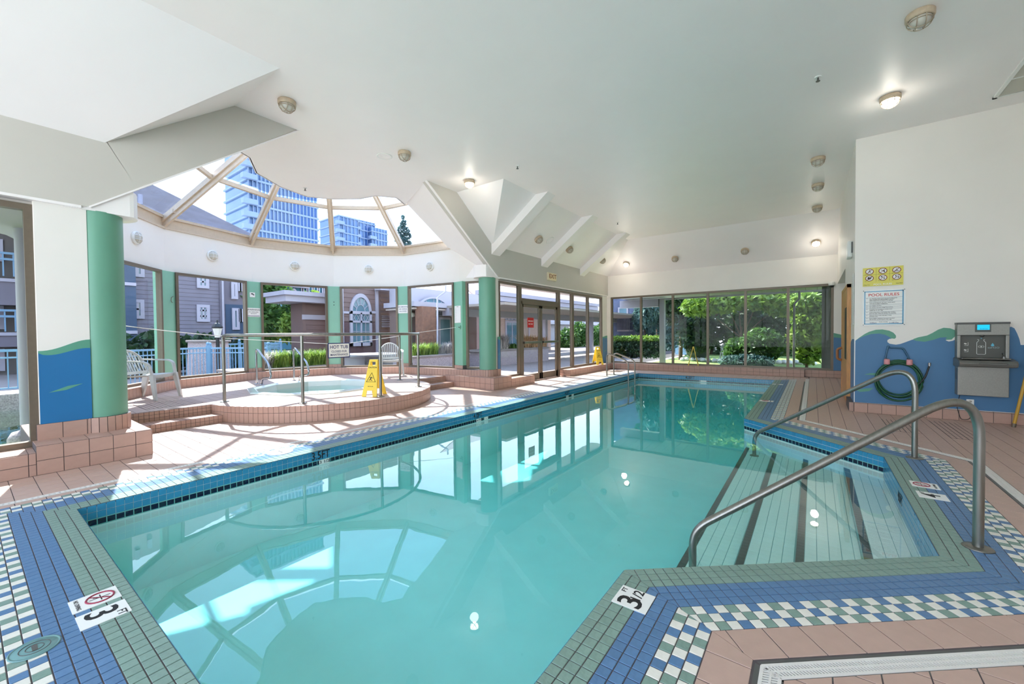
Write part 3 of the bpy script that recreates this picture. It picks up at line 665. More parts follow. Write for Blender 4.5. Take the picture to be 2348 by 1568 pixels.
# glass double door ------------------------------------------------------------
door = empty('door_1'); struct(door, 'bronze framed double glass doors with push bars', 'door')
b = MB()
for y in (8.84, 10.82): b.bar((-6.25, y, 0), (-6.25, y, 2.16), .09, .1, up=(1, 0, 0))
b.bar((-6.25, 8.84, 2.13), (-6.25, 10.82, 2.13), .1, .09); b.build('door_frame', M['bronze'], door)
for y0, y1 in ((8.90, 9.82), (9.84, 10.76)):
    lf = MB(); f = .075
    for y in (y0 + f / 2, y1 - f / 2): lf.bar((-6.25, y, .01), (-6.25, y, 2.08), f, .05, up=(1, 0, 0))
    lf.bar((-6.25, y0, .10), (-6.25, y1, .10), .05, .18); lf.bar((-6.25, y0, 2.05), (-6.25, y1, 2.05), .05, .08)
    lf = lf.build('door_leaf', M['bronze'], door); g = MB(); g.box((-6.253, y0 + f, .19), (-6.247, y1 - f, 2.01)); g.build('pane', M['glass'], lf)
    pb = MB(); pb.bar((-6.17, y0 + .03, 1.06), (-6.17, y1 - .03, 1.06), .035, .06); pb.box((-6.25, y0 + .03, 1.03), (-6.17, y0 + .08, 1.09)); pb.box((-6.25, y1 - .08, 1.03), (-6.17, y1 - .03, 1.09)); pb.build('push_bar', M['steel'], lf)
# skylight ----------------------------------------------------------------------
sky = empty('window_30'); struct(sky, 'faceted glass skylight roof over the hot tub with beige ribs', 'skylight')
SA = [-99, -66, -33, 0, 33, 66, 99]; SLO = .76
b = MB()
for a0, a1 in zip(SA, SA[1:]):
    b.prism([tuple(V_(a0, 3.30)), tuple(V_(a1, 3.30)), tuple(V_(a1, 3.46)), tuple(V_(a0, 3.46))], 3.47, 3.70)
    p, r_ = V_(a0, 3.30), V_(a1, 3.30); b.bar((p.x, p.y, 3.49), (r_.x, r_.y, 3.49), .05, .04); b.bar((p.x, p.y, 3.70), (r_.x, r_.y, 3.70), .07, .05)
b.build('curb_frame', M['beige'], sky)
def rp_(a, r, dz=0): v = V_(a, r); return Vector((v.x, v.y, 3.60 + dz + SLO * (3.3 - r)))
for a in SA[1:-1]:
    b = MB(); b.bar(rp_(a, 3.34), rp_(a, 1.15), .05, .19, up=(0, 0, 1)); b.bar(rp_(a, 3.36, .03), rp_(a, 1.15, .03), .12, .09, up=(0, 0, 1)); b.box(*[tuple(x) for x in (rp_(a, 3.05) - Vector((.05, .05, .03)), rp_(a, 3.05) + Vector((.05, .05, .05)))]); b.build('rib', M['beige'], sky)
for a0, a1 in zip(SA, SA[1:]):
    b = MB(); b.bar(rp_(a0, 2.26, .06), rp_(a1, 2.26, .06), .07, .08); b.build('transom', M['beige'], sky)
    for r0, r1 in ((3.32, 2.28), (2.24, 1.0)):
        b = MB(); b.ext([rp_(a0, r0, .13), rp_(a1, r0, .13), rp_(a1, r1, .13), rp_(a0, r1, .13)], (0, 0, .008)); b.build('pane', M['glassdark'], sky)
# ================================================================ hot tub
tubr = empty('hot_tub', (TC[0], TC[1], PZ)); tag(tubr, 'sunken white hot tub with ten sides in the raised platform', 'hot tub')
def o2(r, z): return [(x - TC[0], y - TC[1], z) for x, y in oct_(r)]
b = MB(); lev = [(TR + .03, .0), (TR + .03, .022), (TR - .09, .03), (TR - .14, .0), (TR - .20, -.30), (TR - .34, -.33), (TR - .52, -.34), (TR - .56, -.62), (TR - .62, -.70), (.05, -.72)]
n = 10; vs = [p for r_, z in lev for p in o2(r_, z)]; b.add(vs, [(j * n + i, j * n + (i + 1) % n, (j + 1) * n + (i + 1) % n, (j + 1) * n + i) for j in range(len(lev) - 1) for i in range(n)])
b.build('shell', M['tub'], tubr, bevel=.008)
tw = water_body('tub_water', o2(TR - .16, 0) and [(p[0], p[1]) for p in o2(TR - .165, 0)], -.72, -.11, (.55, .95, .92), 1.6, .12)
tw.parent = tubr
for a in (60, 110, 150, 200, 250, 300):
    b = MB(); rr = TR - .30; p = (rr * math.cos(R(a)), rr * math.sin(R(a)) * .96, -.24); b.lathe([(.035, 0), (.04, .01), (.02, .018), (.0, .014)], p, 14, axis=(-math.cos(R(a)), -math.sin(R(a)), 0)); b.build('jet', M['white'], tubr)
b = MB(); b.box((-1.23, .14, -.10), (-1.21, .30, -.045)); b.build('skimmer_plate', M['teal'], tubr)
def grab(loc, lab):
    e = empty('grab_rail', loc); tag(e, lab, 'handrail', 'chrome grab rails of the hot tub'); b = MB()
    b.tube(fillet([(0, 0, 0), (0, 0, .80), (.62, 0, .44), (.70, 0, .18), (.28, 0, .13), (.24, 0, 0)], [0, .14, .16, .10, .07, 0], 7), .021, 12); b.build('tube', M['chrome'], e)
    for x in (0, .24):
        f = MB(); f.lathe([(.0, .012), (.045, .012), (.05, 0), (0, 0)], (x, 0, 0), 18); f.build('flange', M['chrome'], e)
grab((-9.82, 3.88, PZ), 'left chrome grab rail at the back edge of the hot tub'); grab((-9.78, 4.66, PZ), 'right chrome grab rail at the back edge of the hot tub')
# guard rail -----------------------------------------------------------------
gr = empty('guard_rail', (CX, CY, PZ)); tag(gr, 'curved stainless steel guard rail on five posts around the hot tub platform', 'railing')
ga = [-86, -40, -1, 42.5, 90]; pts = []
for a in range(-86, 91, 4): pts.append((1.78 * math.cos(R(a)), 1.78 * math.sin(R(a)), 1.065))
b = MB(); b.tube(fillet([(pts[0][0], pts[0][1], .92)] + [(pts[0][0], pts[0][1], 1.065)], 0)[:1] + [(pts[0][0], pts[0][1], 1.03), (pts[0][0] + .01, pts[0][1] + .0, 1.055)] + pts[1:-1] + [(pts[-1][0] + .01, pts[-1][1], 1.055), (pts[-1][0], pts[-1][1], 1.03), (pts[-1][0], pts[-1][1], .92)], .026, 14); b.build('top_rail', M['steel'], gr)
for i, a in enumerate(ga):
    x, y = 1.78 * math.cos(R(a)), 1.78 * math.sin(R(a)); b = MB(); b.cyl((x, y, 0), .0235, 1.05 if 0 < i < 4 else 1.0, 18); pp = b.build('post', M['steel'], gr)
    b = MB(); b.lathe([(0, .014), (.05, .014), (.062, .008), (.065, 0), (0, 0)], (x, y, 0), 22); b.build('flange', M['steel'], pp)
# rope and hanging sign
def rope(name, p, q, sag, lab, r_=.005):
    b = MB(); p = Vector(p); q = Vector(q); b.tube([p.lerp(q, t / 16) - Vector((0, 0, 4 * sag * (t / 16) * (1 - t / 16))) for t in range(17)], r_, 6); return tag(b.build(name, M['white'], None), lab, 'rope')
rope('rope', (-6.44, 1.145, 1.435), (-7.58, 2.52, 1.305), .01, 'white rope from the near green column to the guard rail')
rope('rope', (-7.6, 6.08, 1.30), (-7.22, 7.42, 1.47), .0, 'white rope from the guard rail to the pilaster with the notice')
rope('rope', (-7.58, 2.52, 1.27), (-7.66, 4.32, 1.135), .0, 'white rope from the left end post to the hot tub sign')
rope('rope', (-7.66, 4.76, 1.135), (-7.72, 6.08, 1.27), .0, 'white rope from the hot tub sign to the right end post')
sg = plate('hanging_sign', (-7.66, 4.54, 1.0), (.0, 1, 0), (0, 0, 1), .47, .30, M['navy'], None, .006); tag(sg, 'hanging hot tub closed for maintenance sign with navy border', 'sign')
plate('face', (0, 0, .006), (1, 0, 0), (0, 1, 0), .435, .265, M['white'], sg, .002)
text('lettering', 'HOT TUB', .092, M['navy'], sg, Matrix.Translation((0, .065, .009)), cx=.98)
text('lettering', 'CLOSED FOR', .056, M['navy'], sg, Matrix.Translation((0, -.022, .009))); text('lettering', 'MAINTENANCE', .056, M['navy'], sg, Matrix.Translation((0, -.088, .009)), cx=.95)
# pool stair rails --------------------------------------------------------------
def srail(base, foot, lab, s_=1):
    e = empty('stair_rail', (0, 0, 0)); e.location = (base[0], base[1], 0); tag(e, lab, 'handrail', 'steel handrails of the pool steps')
    d = Vector((foot[0] - base[0], foot[1] - base[1], 0)); L = d.length; d.normalize(); P = lambda u, z: d * u + Vector((0, 0, z))
    b = MB(); b.tube(fillet([P(0, 0), P(0, .985), P(L, .985 - .655 * L), P(L, foot[2])], [0, .34, .12, 0], 12), .0245, 18); b.build('tube', M['steel'], e)
    f = MB(); f.lathe([(0, .012), (.05, .012), (.066, .006), (.07, 0), (0, 0)], (0, 0, 0), 26); f.build('flange', M['steel'], e)
    f = MB(); f.lathe([(0, .012), (.05, .012), (.06, 0), (0, 0)], tuple(d * L + Vector((0, 0, foot[2]))), 26); f.build('flange', M['steel'], e)
    return e
srail((.795, 3.58), (-.66, 2.96, -.43), 'near steel handrail curving from the deck down into the pool steps')
srail((.833, 5.747), (-.655, 6.55, -.43), 'far steel handrail curving from the deck down into the pool steps')
# pool ladder ----------------------------------------------------------------------
la = empty('pool_ladder', (0, 0, 0)); tag(la, 'stainless pool ladder with two looped rails in the far left corner', 'ladder')
for y in (11.62, 12.16):
    b = MB(); b.tube(fillet([(-5.02, y, -.003), (-5.02, y, .70), (-4.35, y, .46), (-4.35, y, -.80)], [0, .16, .14, 0], 8), .021, 12); rl = b.build('rail', M['steel'], la)
    f = MB(); f.lathe([(0, .012), (.045, .012), (.055, 0), (0, 0)], (-5.02, y, 0), 16); f.build('flange', M['steel'], rl)
b = MB(); b.tube([(-5.02, 11.62, .05), (-4.35, 11.62, .05)], .012, 8); b.build('brace', M['steel'], la)
for z in (-.32, -.56, -.78):
    b = MB(); b.box((-4.40, 11.62, z), (-4.31, 12.16, z + .025)); b.build('tread', M['white'], la)
# resin chairs ---------------------------------------------------------------------
def chair(loc, rz, lab):
    e = empty('resin_chair', loc, rz); tag(e, lab, 'chair', 'grey resin armchairs on the hot tub platform')   # faces local +X
    b = MB(); N = 10; vs = []
    for i in range(N + 1):
        u = i / N; x = -.20 + .44 * u
        for j in range(N + 1):
            v = -1 + 2 * j / N; wd = .215 + .03 * u; vs.append((x, v * wd, .43 - .02 * (1 - v * v) - .018 * (1 - u) - (.03 * max(0, u - .85) / .15)))
    top = len(vs); vs += [(x, y, z - .022) for x, y, z in vs]; fs = []
    for i in range(N):
        for j in range(N): a = i * (N + 1) + j; fs += [(a, a + N + 1, a + N + 2, a + 1), (top + a, top + a + 1, top + a + N + 2, top + a + N + 1)]
    rim = [j for j in range(N + 1)] + [(i + 1) * (N + 1) + N for i in range(N)] + [N * (N + 1) + N - 1 - j for j in range(N)] + [(N - 1 - i) * (N + 1) for i in range(N - 1)]
    for k in range(len(rim)): a = rim[k]; c = rim[(k + 1) % len(rim)]; fs.append((a, c, c + top, a + top))
    b.add(vs, fs, 0, False); b.box((.205, -.22, .375), (.245, .22, .42)); b.build('seat', M['plastic'], e, bevel=.004)
    # back: arched rim with slats
    def bp(v, h):           # v across (-1..1), h height 0..1 over the seat
        return (-.20 - .15 * h - .03 * (1 - v * v) * 1.2, v * .235, .43 + .40 * h)
    arch = [bp(-1, .0), bp(-1.02, .30)] + [bp(-math.cos(R(t)) * 1.0, .42 + .58 * math.sin(R(t))) for t in range(0, 181, 12)] + [bp(1.02, .30), bp(1, .0)]
    a_ = MB(); a_.tube(arch, .017, 10); bk = a_.build('backrest', M['plastic'], e)
    for k in range(9):
        v = -.8 + 1.6 * k / 8; hh = .42 + .58 * math.sqrt(max(0, 1 - v * v)); p = [bp(v, .02), bp(v, hh * .5), bp(v, hh)]
        s_ = MB(); s_.bar(p[0], p[1], .026, .008, up=(1, 0, 0)); s_.bar(p[1], p[2], .026, .008, up=(1, 0, 0)); s_.build('slat', M['plastic'], bk)
    b = MB(); b.bar(bp(-1, .04), bp(1, .04), .02, .05, up=(0, 0, 1)); b.build('lower_rail', M['plastic'], bk)
    for s_ in (-1, 1):
        b = MB(); pts = fillet([(-.30, s_ * .245, .66), (-.18, s_ * .27, .655), (.13, s_ * .275, .645), (.21, s_ * .262, .60), (.245, s_ * .25, .42)], .06, 5)
        for p, q_ in zip(pts, pts[1:]): b.bar(p, q_, .052, .022, up=(.3, 0, 1))
        b.build('armrest', M['plastic'], e)
        for x0, x1, nm in ((.24, .31, 'leg'), (-.22, -.34, 'leg')):
            l = MB(); t = Vector((x0, s_ * .245, .43)); f = Vector((x1, s_ * .275, 0)); w0, w1 = (.036, .026) if x0 > 0 else (.055, .028)
            vs = [t + Vector((a * w0, c * .026, 0)) for a, c in ((-1, -1), (1, -1), (1, 1), (-1, 1))] + [f + Vector((a * w1 * .8, c * .02, 0)) for a, c in ((-1, -1), (1, -1), (1, 1), (-1, 1))]
            l.add(vs, [(0, 1, 2, 3), (7, 6, 5, 4), (0, 4, 5, 1), (1, 5, 6, 2), (2, 6, 7, 3), (3, 7, 4, 0)]); l.build(nm, M['plastic'], e, bevel=.004)
    return e
chair((-9.08, 1.92, PZ), R(40), 'grey resin armchair with slatted back beside the near green column')
chair((-8.70, 6.58, PZ), R(-32), 'grey resin armchair with slatted back behind the right end of the guard rail')
# wet floor signs --------------------------------------------------------------------
def wet(loc, rz, lab, half=R(16), three=True, hgt=.62):
    e = empty('wet_floor_sign', loc, rz); tag(e, lab, 'sign', 'yellow caution wet floor signs')     # panels face local +X and -X
    for s_ in (1, -1):
        wt, wb = .075, .135; b = MB(); L = hgt / math.cos(half)
        def P(u, v, d=0): return (s_ * ((L - v) * math.sin(half) + d * math.cos(half)), u, (v) * math.cos(half) + d * math.sin(half) * 0)
        for u0, u1, v0, v1 in ((-1, -.45, 0, .16), (.45, 1, 0, .16), (-1, 1, .16, .84), (-1, -.55, .84, .94), (.55, 1, .84, .94), (-1, 1, .94, 1)):
            q0 = []
            for u, v in ((u0, v0), (u1, v0), (u1, v1), (u0, v1)):
                wd = wb + (wt - wb) * v; q0.append(P(u * wd, v * L))
            nrm = Vector((s_ * math.cos(half), 0, math.sin(half))); b.ext(q0, nrm * .014)
        pn = b.build('panel', M['yellow'], e)
        yv = Vector((-s_ * math.sin(half), 0, math.cos(half))); xv = Vector((0, s_, 0)); F = lambda v: frame4(Vector(P(0, v * L)) + Vector((s_ * math.cos(half), 0, math.sin(half))) * .0155, xv, yv)
        text('lettering', 'CAUTION', .036, M['black'], pn, F(.78), cx=.95)
        t = MB(); tri = [(0, .115), (-.082, -.045), (.082, -.045)]; 
        t.tube([(x, y, 0) for x, y in tri], .006, 6, closed=True); t.lathe([(.012, -.001), (.012, .001)], (.01, .05, 0), 10)
        t.bar((.0, .04, 0), (-.015, 0, 0), .016, .003); t.bar((-.015, 0, 0), (.02, -.025, 0), .009, .003); t.bar((-.015, 0, 0), (-.04, -.022, 0), .009, .003); t.bar((.0, .03, 0), (.035, .02, 0), .007, .003); t.bar((0, .03, 0), (-.035, .035, 0), .007, .003)
        t.build('pictogram', M['black'], pn, M4=F(.46)); text('lettering', 'WET FLOOR', .018, M['black'], pn, F(.27)); 
    b = MB(); b.cyl((0, -.07, hgt - .01), .014, .14, 12, axis=(0, 1, 0)); b.build('hinge', M['yellow'], e); return e
wet((-6.16, 4.30, PZ), R(-62), 'yellow caution sign standing on the hot tub platform behind a rail post')
wet((-6.08, 13.30, .197), R(-40), 'yellow caution sign standing on the far left window sill')
wet((-3.15, 14.24, .205), R(8), 'yellow caution sign seen edge-on on the sill of the long far window', half=R(13))
# ceiling lights ---------------------------------------------------------------------
def cagelight(loc, nrm, lab, on=False):
    e = empty('cage_light', (0, 0, 0)); tag(e, lab, 'ceiling light', 'caged bulkhead lights on the ceiling')
    nz = Vector(nrm).normalized(); x = Vector((1, 0, 0)); x = (x - nz * x.dot(nz)).normalized(); y = nz.cross(x)
    e.matrix_world = Matrix(((x.x, y.x, nz.x, loc[0]), (x.y, y.y, nz.y, loc[1]), (x.z, y.z, nz.z, loc[2]), (0, 0, 0, 1)))
    b = MB(); b.lathe([(0, 0), (.10, 0), (.108, .008), (.108, .05), (.10, .062), (.085, .062), (.085, .05)], (0, 0, 0), 28); b.build('housing', M['lampbase'], e)
    b = MB(); b.lathe([(.084, .05), (.084, .075), (.076, .10), (.05, .125), (.02, .134), (0, .135)], (0, 0, 0), 24); b.build('lens', M['lens_on' if on else 'lens'], e)
    b = MB(); b.tube([(.094 * math.cos(R(t)), .094 * math.sin(R(t)), .085) for t in range(0, 360, 18)], .004, 6, closed=True)
    for px in (-.032, .032):
        b.tube([(px, .094 * math.sin(R(t)), .06 + .085 * math.cos(R(t))) for t in range(-90, 91, 18)], .004, 6); b.tube([(.094 * math.sin(R(t)), px, .06 + .085 * math.cos(R(t))) for t in range(-90, 91, 18)], .004, 6)
    b.build('wire_cage', M['wire'], e)
    if on:
        L = bpy.data.lights.new('bulb', 'POINT'); L.energy = 3 if loc[1] > 13 else 1.6; L.color = (1, .93, .82); L.shadow_soft_size = .09; o = bpy.data.objects.new('bulb', L); COL.objects.link(o); o.parent = e; o.location = (0, 0, .5 if loc[1] > 13 else .26)
    return e
dn = (0, 0, -1)
for x, y, on, lab in ((.81, 5.55, 0, 'large caged ceiling light nearest the camera, top right, unlit'), (.79, 7.26, 1, 'lit caged ceiling light near the top of the pool rules wall'), (.05, 9.04, 0, 'unlit caged ceiling light past the wall corner, nearest of three in a row'), (.06, 10.64, 0, 'unlit caged ceiling light, middle of three in a row near the right wall'),
        (.06, 12.52, 0, 'unlit caged ceiling light, farthest of three in a row near the right wall'), (-5.50, 2.60, 0, 'unlit caged ceiling light left of the skylight near the grey fascia point'), (-5.50, 4.49, 0, 'unlit caged ceiling light beside the round ceiling speaker over the rotunda'), (-5.50, 6.09, 1, 'lit caged ceiling light right of the skylight')):
    cagelight((x, y, ZC), dn, lab, on)
nf = Vector((0, -.94, -1.3)); nl = Vector((.94, 0, -1.26))
for x, on, lab in ((.045, 1, 'lit caged light at the right end of the far sloped ceiling'), (-1.65, 0, 'unlit caged light right of centre on the far sloped ceiling'), (-3.64, 0, 'unlit caged light left of centre on the far sloped ceiling'), (-5.28, 1, 'lit caged light at the left end of the far sloped ceiling')):
    cagelight((x, 13.955, 3.722), nf, lab, on)
for y, lab in ((8.90, 'unlit caged light between the first two ceiling beams'), (10.54, 'unlit caged light between the last two ceiling beams'), (12.83, 'unlit caged light past the third ceiling beam')): cagelight((-5.70, y, 3.743), nl, lab)
for k, a in enumerate((-48, -16.5, 16.5, 49.5, 82.5)):
    v = V_(a, RR * math.cos(R(16.5))); e = empty('wall_light'); tag(e, ['round caged wall light on the white band behind the near column', 'round caged wall light above the blue fence window', 'round caged wall light above the leafy tree window', 'round caged wall light above the arched house window', 'round caged wall light above the covered entrance window'][k], 'wall light', 'round caged lights on the rotunda wall')
    n_ = Vector((math.cos(R(a)), -math.sin(R(a)), 0)); e.matrix_world = frame4((v.x, v.y, 3.09), Vector((0, 0, 1)).cross(n_), (0, 0, 1))
    b = MB(); b.lathe([(0, 0), (.115, 0), (.12, .01), (.12, .03), (.10, .045), (.095, .04)], (0, 0, 0), 30); b.build('housing', M['white'], e)
    b = MB(); b.lathe([(.095, .035), (.09, .055), (.06, .075), (0, .082)], (0, 0, 0), 26); b.build('lens', M['lens'], e)
    b = MB()
    for px in (-.035, .035): b.tube([(px, .10 * math.sin(R(t)), .03 + .06 * math.cos(R(t))) for t in range(-90, 91, 18)], .004, 6); b.tube([(.10 * math.sin(R(t)), px, .03 + .06 * math.cos(R(t))) for t in range(-90, 91, 18)], .004, 6)
    b.build('wire_cage', M['white'], e)
# speakers, sprinklers, vent, camera ----------------------------------------------------
def disc_thing(name, loc, nrm, r_, lab, cat, grp):
    e = empty(name); tag(e, lab, cat, grp); nz = Vector(nrm).normalized(); x = nz.orthogonal().normalized(); e.matrix_world = frame4(loc, x, nz.cross(x))
    b = MB(); b.lathe([(0, 0), (r_, 0), (r_, .006), (r_ * .9, .012), (r_ * .8, .008)], (0, 0, 0), 30); b.build('rim', M['white'], e); b = MB(); b.lathe([(r_ * .82, .006), (r_ * .5, .010), (r_ * .42, .004), (0, .006)], (0, 0, 0), 26); b.build('grille', M['ceil'], e)
disc_thing('ceiling_speaker', (-5.89, 4.38, ZC), dn, .13, 'flat round white ceiling speaker left of the middle rotunda light', 'speaker', 'round ceiling speakers')
disc_thing('ceiling_speaker', (-5.655, 9.42, 3.777), nl, .12, 'flat round white ceiling speaker on the left slope between the beams', 'speaker', 'round ceiling speakers')
for p, lab in (((-8.44, 4.32), 'small dark sprinkler head on the rotunda ceiling near the skylight edge'), ((-4.33, 6.09), 'small dark sprinkler head on the ceiling left of the beams'), ((-4.36, 10.87), 'small dark sprinkler head on the ceiling near the last beam'), ((.03, 6.18), 'small green ringed sprinkler head on the ceiling left of the lit lamp')):
    e = empty('sprinkler', (p[0], p[1], ZC)); tag(e, lab, 'sprinkler', 'sprinkler heads'); b = MB(); b.cyl((0, 0, -.012), .035, .012, 18); b.build('escutcheon', M['white'], e); b = MB(); b.cyl((0, 0, -.05), .01, .04, 10); b.cyl((0, 0, -.055), .022, .005, 14); b.build('head', M['greydark'], e)
v = empty('ceiling_vent', (2.13, 7.55, ZC)); tag(v, 'louvred ceiling vent at the top right edge of the picture', 'vent')
b = MB()
for a_, c_ in (((-.25, -.6), (-.21, .6)), ((.19, -.6), (.225, .6)), ((-.25, .56), (.225, .6)), ((-.25, -.6), (.225, -.56)), ((-.21, .08), (.19, .10))): b.box((a_[0], a_[1], -.02), (c_[0], c_[1], 0))
b.build('frame', M['white'], v); b = MB(); b.box((-.21, -.56, -.002), (.19, .56, 0)); b.build('duct_opening', M['greydark'], v)
for k in range(24):
    y = -.54 + k * .0465
    if abs(y - .09) < .02: continue
    b = MB() if k == 0 else b
    if k == 0: b.bar((-.21, 0, -.01), (.19, 0, -.01), .022, .002, up=(0, .6, 1)); lo_ = b.build('louvre', M['lens'], v); lo_.location = (0, y, 0)
    else: o = lo_.copy(); COL.objects.link(o); o.location = (0, y, 0)
e = empty('security_camera', (.40, 14.36, 2.60)); tag(e, 'white dome security camera in the upper right corner of the far window', 'camera')
b = MB(); b.lathe([(0, .08), (.07, .08), (.075, .06), (.075, 0), (.06, -.02)], (0, 0, -.03), 24); b.build('housing', M['white'], e); b = MB(); b.lathe([(.055, -.02), (.05, -.05), (.03, -.07), (0, -.078)], (0, 0, -.025), 20); b.build('dome', M['black'], e)
# exit sign
e = empty('exit_sign'); tag(e, 'box shaped exit sign with dark red letters on the grey fascia', 'sign')
b = MB(); b.box((XF, 10.07, 2.83), (XF + .06, 10.52, 3.05)); b.build('housing', mat('cream_enamel', (226, 214, 184), .4), e, bevel=.004)
b = MB(); b.box((XF + .06, 10.10, 2.855), (XF + .064, 10.49, 3.025)); b.build('face', mat('exit_face', (244, 222, 176), .4), e); text('lettering', 'EXIT', .17, mat('exit_red', (120, 44, 26), .5), e, frame4((XF + .065, 10.295, 2.94), (0, 1, 0), (0, 0, 1)), cx=1.15)
# ---------------------------------------------------------------- wall signs
def wallsign(name, lab, cat, o, x, wd, ht, bodies, mats=None, border=None, bc='white', grp=None):
    s_ = plate(name, o, x, (0, 0, 1), wd, ht, M[bc], None, .005); tag(s_, lab, cat, grp)
    if border:
        b = MB(); t = border[1]; k = border[2] if len(border) > 2 else .01
        for a_, c_ in (((-wd / 2 + k, -ht / 2 + k), (wd / 2 - k, -ht / 2 + k + t)), ((-wd / 2 + k, ht / 2 - k - t), (wd / 2 - k, ht / 2 - k)), ((-wd / 2 + k, -ht / 2 + k), (-wd / 2 + k + t, ht / 2 - k)), ((wd / 2 - k - t, -ht / 2 + k), (wd / 2 - k, ht / 2 - k))): b.box((a_[0], a_[1], .005), (c_[0], c_[1], .0065))
        b.build('border', M[border[0]], s_)
    for body, sz, x_, y_, m, cx, al in bodies: text('lettering', body, sz, M[m], s_, Matrix.Translation((x_, y_, .0055)), cx=cx, align=al)
    return s_
def pil(a, u, z, dn_=.066): v_, n_, t_ = bay(a); return Vector((v_.x, v_.y, z)) + Vector((n_.x, n_.y, 0)) * dn_ + Vector((t_.x, t_.y, 0)) * u, Vector((t_.x, t_.y, 0))
o, x = pil(0, -.01, 1.875); s_ = wallsign('warning_sign', 'warning no lifeguard on duty sign on a green pilaster', 'sign', o, x, .29, .215, [('WARNING', .052, 0, .062, 'black', 1.15, 'CENTER'), ('NO LIFEGUARD', .03, 0, .008, 'black', 1, 'CENTER'), ('ON DUTY', .03, 0, -.032, 'black', 1, 'CENTER')])
b = MB(); b.box((-.13, -.092, .005), (.13, -.08, .0065)); b.build('stripe', M['navy'], s_)
o, x = pil(0, -.03, 2.30); s_ = wallsign('camera_notice', 'small white camera notice above the warning sign', 'sign', o, x, .115, .115, []); b = MB(); b.box((-.03, .01, .005), (.02, .035, .007)); b.box((.01, -.01, .005), (.04, .012, .007)); b.build('pictogram', M['black'], s_)
o, x = pil(66, .0, 2.0); wallsign('no_smoking_sign', 'white no smoking or vaping allowed sign on a green pilaster', 'sign', o, x, .32, .225, [('NO SMOKING', .043, 0, .058, 'navy', 1.05, 'CENTER'), ('OR VAPING', .043, 0, .0, 'navy', 1.05, 'CENTER'), ('ALLOWED', .043, 0, -.058, 'navy', 1.05, 'CENTER')])
o, x = pil(99, .0, 1.80); wallsign('notice_sheet', 'tall white sheet of small print on the pilaster by the far column', 'sign', o, x, .25, .43, [('NOTICE', .02, 0, .19, 'black', 1, 'CENTER')] + [('-' * 26, .014, -.11, .155 - .026 * k, 'greydark', .55 + .3 * random.random(), 'LEFT') for k in range(13)] + [('_' * 14, .02, 0, -.2, 'black', 1.6, 'CENTER')])
o, x = pil(99, .09, 1.475); b = MB(); b.box((-.03, -.045, 0), (.03, .045, .02)); k = b.build('rope_anchor', M['green'], None, M4=frame4(o, x, (0, 0, 1))); tag(k, 'small green anchor plate holding the rope end below the notice sheet', 'anchor'); b = MB(); b.cyl((0, 0, .02), .012, .03, 10); b.build('hook', M['steel'], k)
o, x = pil(-33, .06, 2.06); b = MB(); b.tube([(.05, .06, .004), (.0, .05, .03), (-.03, .03, .03), (-.035, -.03, .03), (-.01, -.06, .02), (.03, -.065, .004)], .006, 6); k = b.build('bent_hook', M['bronze'], None, M4=frame4(o, x, (0, 0, 1))); tag(k, 'thin bent metal hook on the green pilaster beside the left chair', 'hook')
for dz, lab in ((2.20, 'upper small dark screw hole on the plain pilaster'), (2.12, 'lower small dark screw hole on the plain pilaster')):
    o, x = pil(33, .0, dz, .06); b = MB(); b.cyl((0, 0, 0), .012, .008, 10); k = b.build('screw', M['black'], None, M4=frame4(o, x, (0, 0, 1))); tag(k, lab, 'screw')
# red sign on the door, stickers
wallsign('emergency_sign', 'red emergency exit only sign on the left glass door', 'sign', (-6.238, 9.33, 1.60), (0, 1, 0), .30, .27, [('EMERGENCY', .044, 0, .04, 'white', 1, 'CENTER'), ('EXIT ONLY', .044, 0, -.04, 'white', 1, 'CENTER')], border=None, bc='red').location.x = -6.238
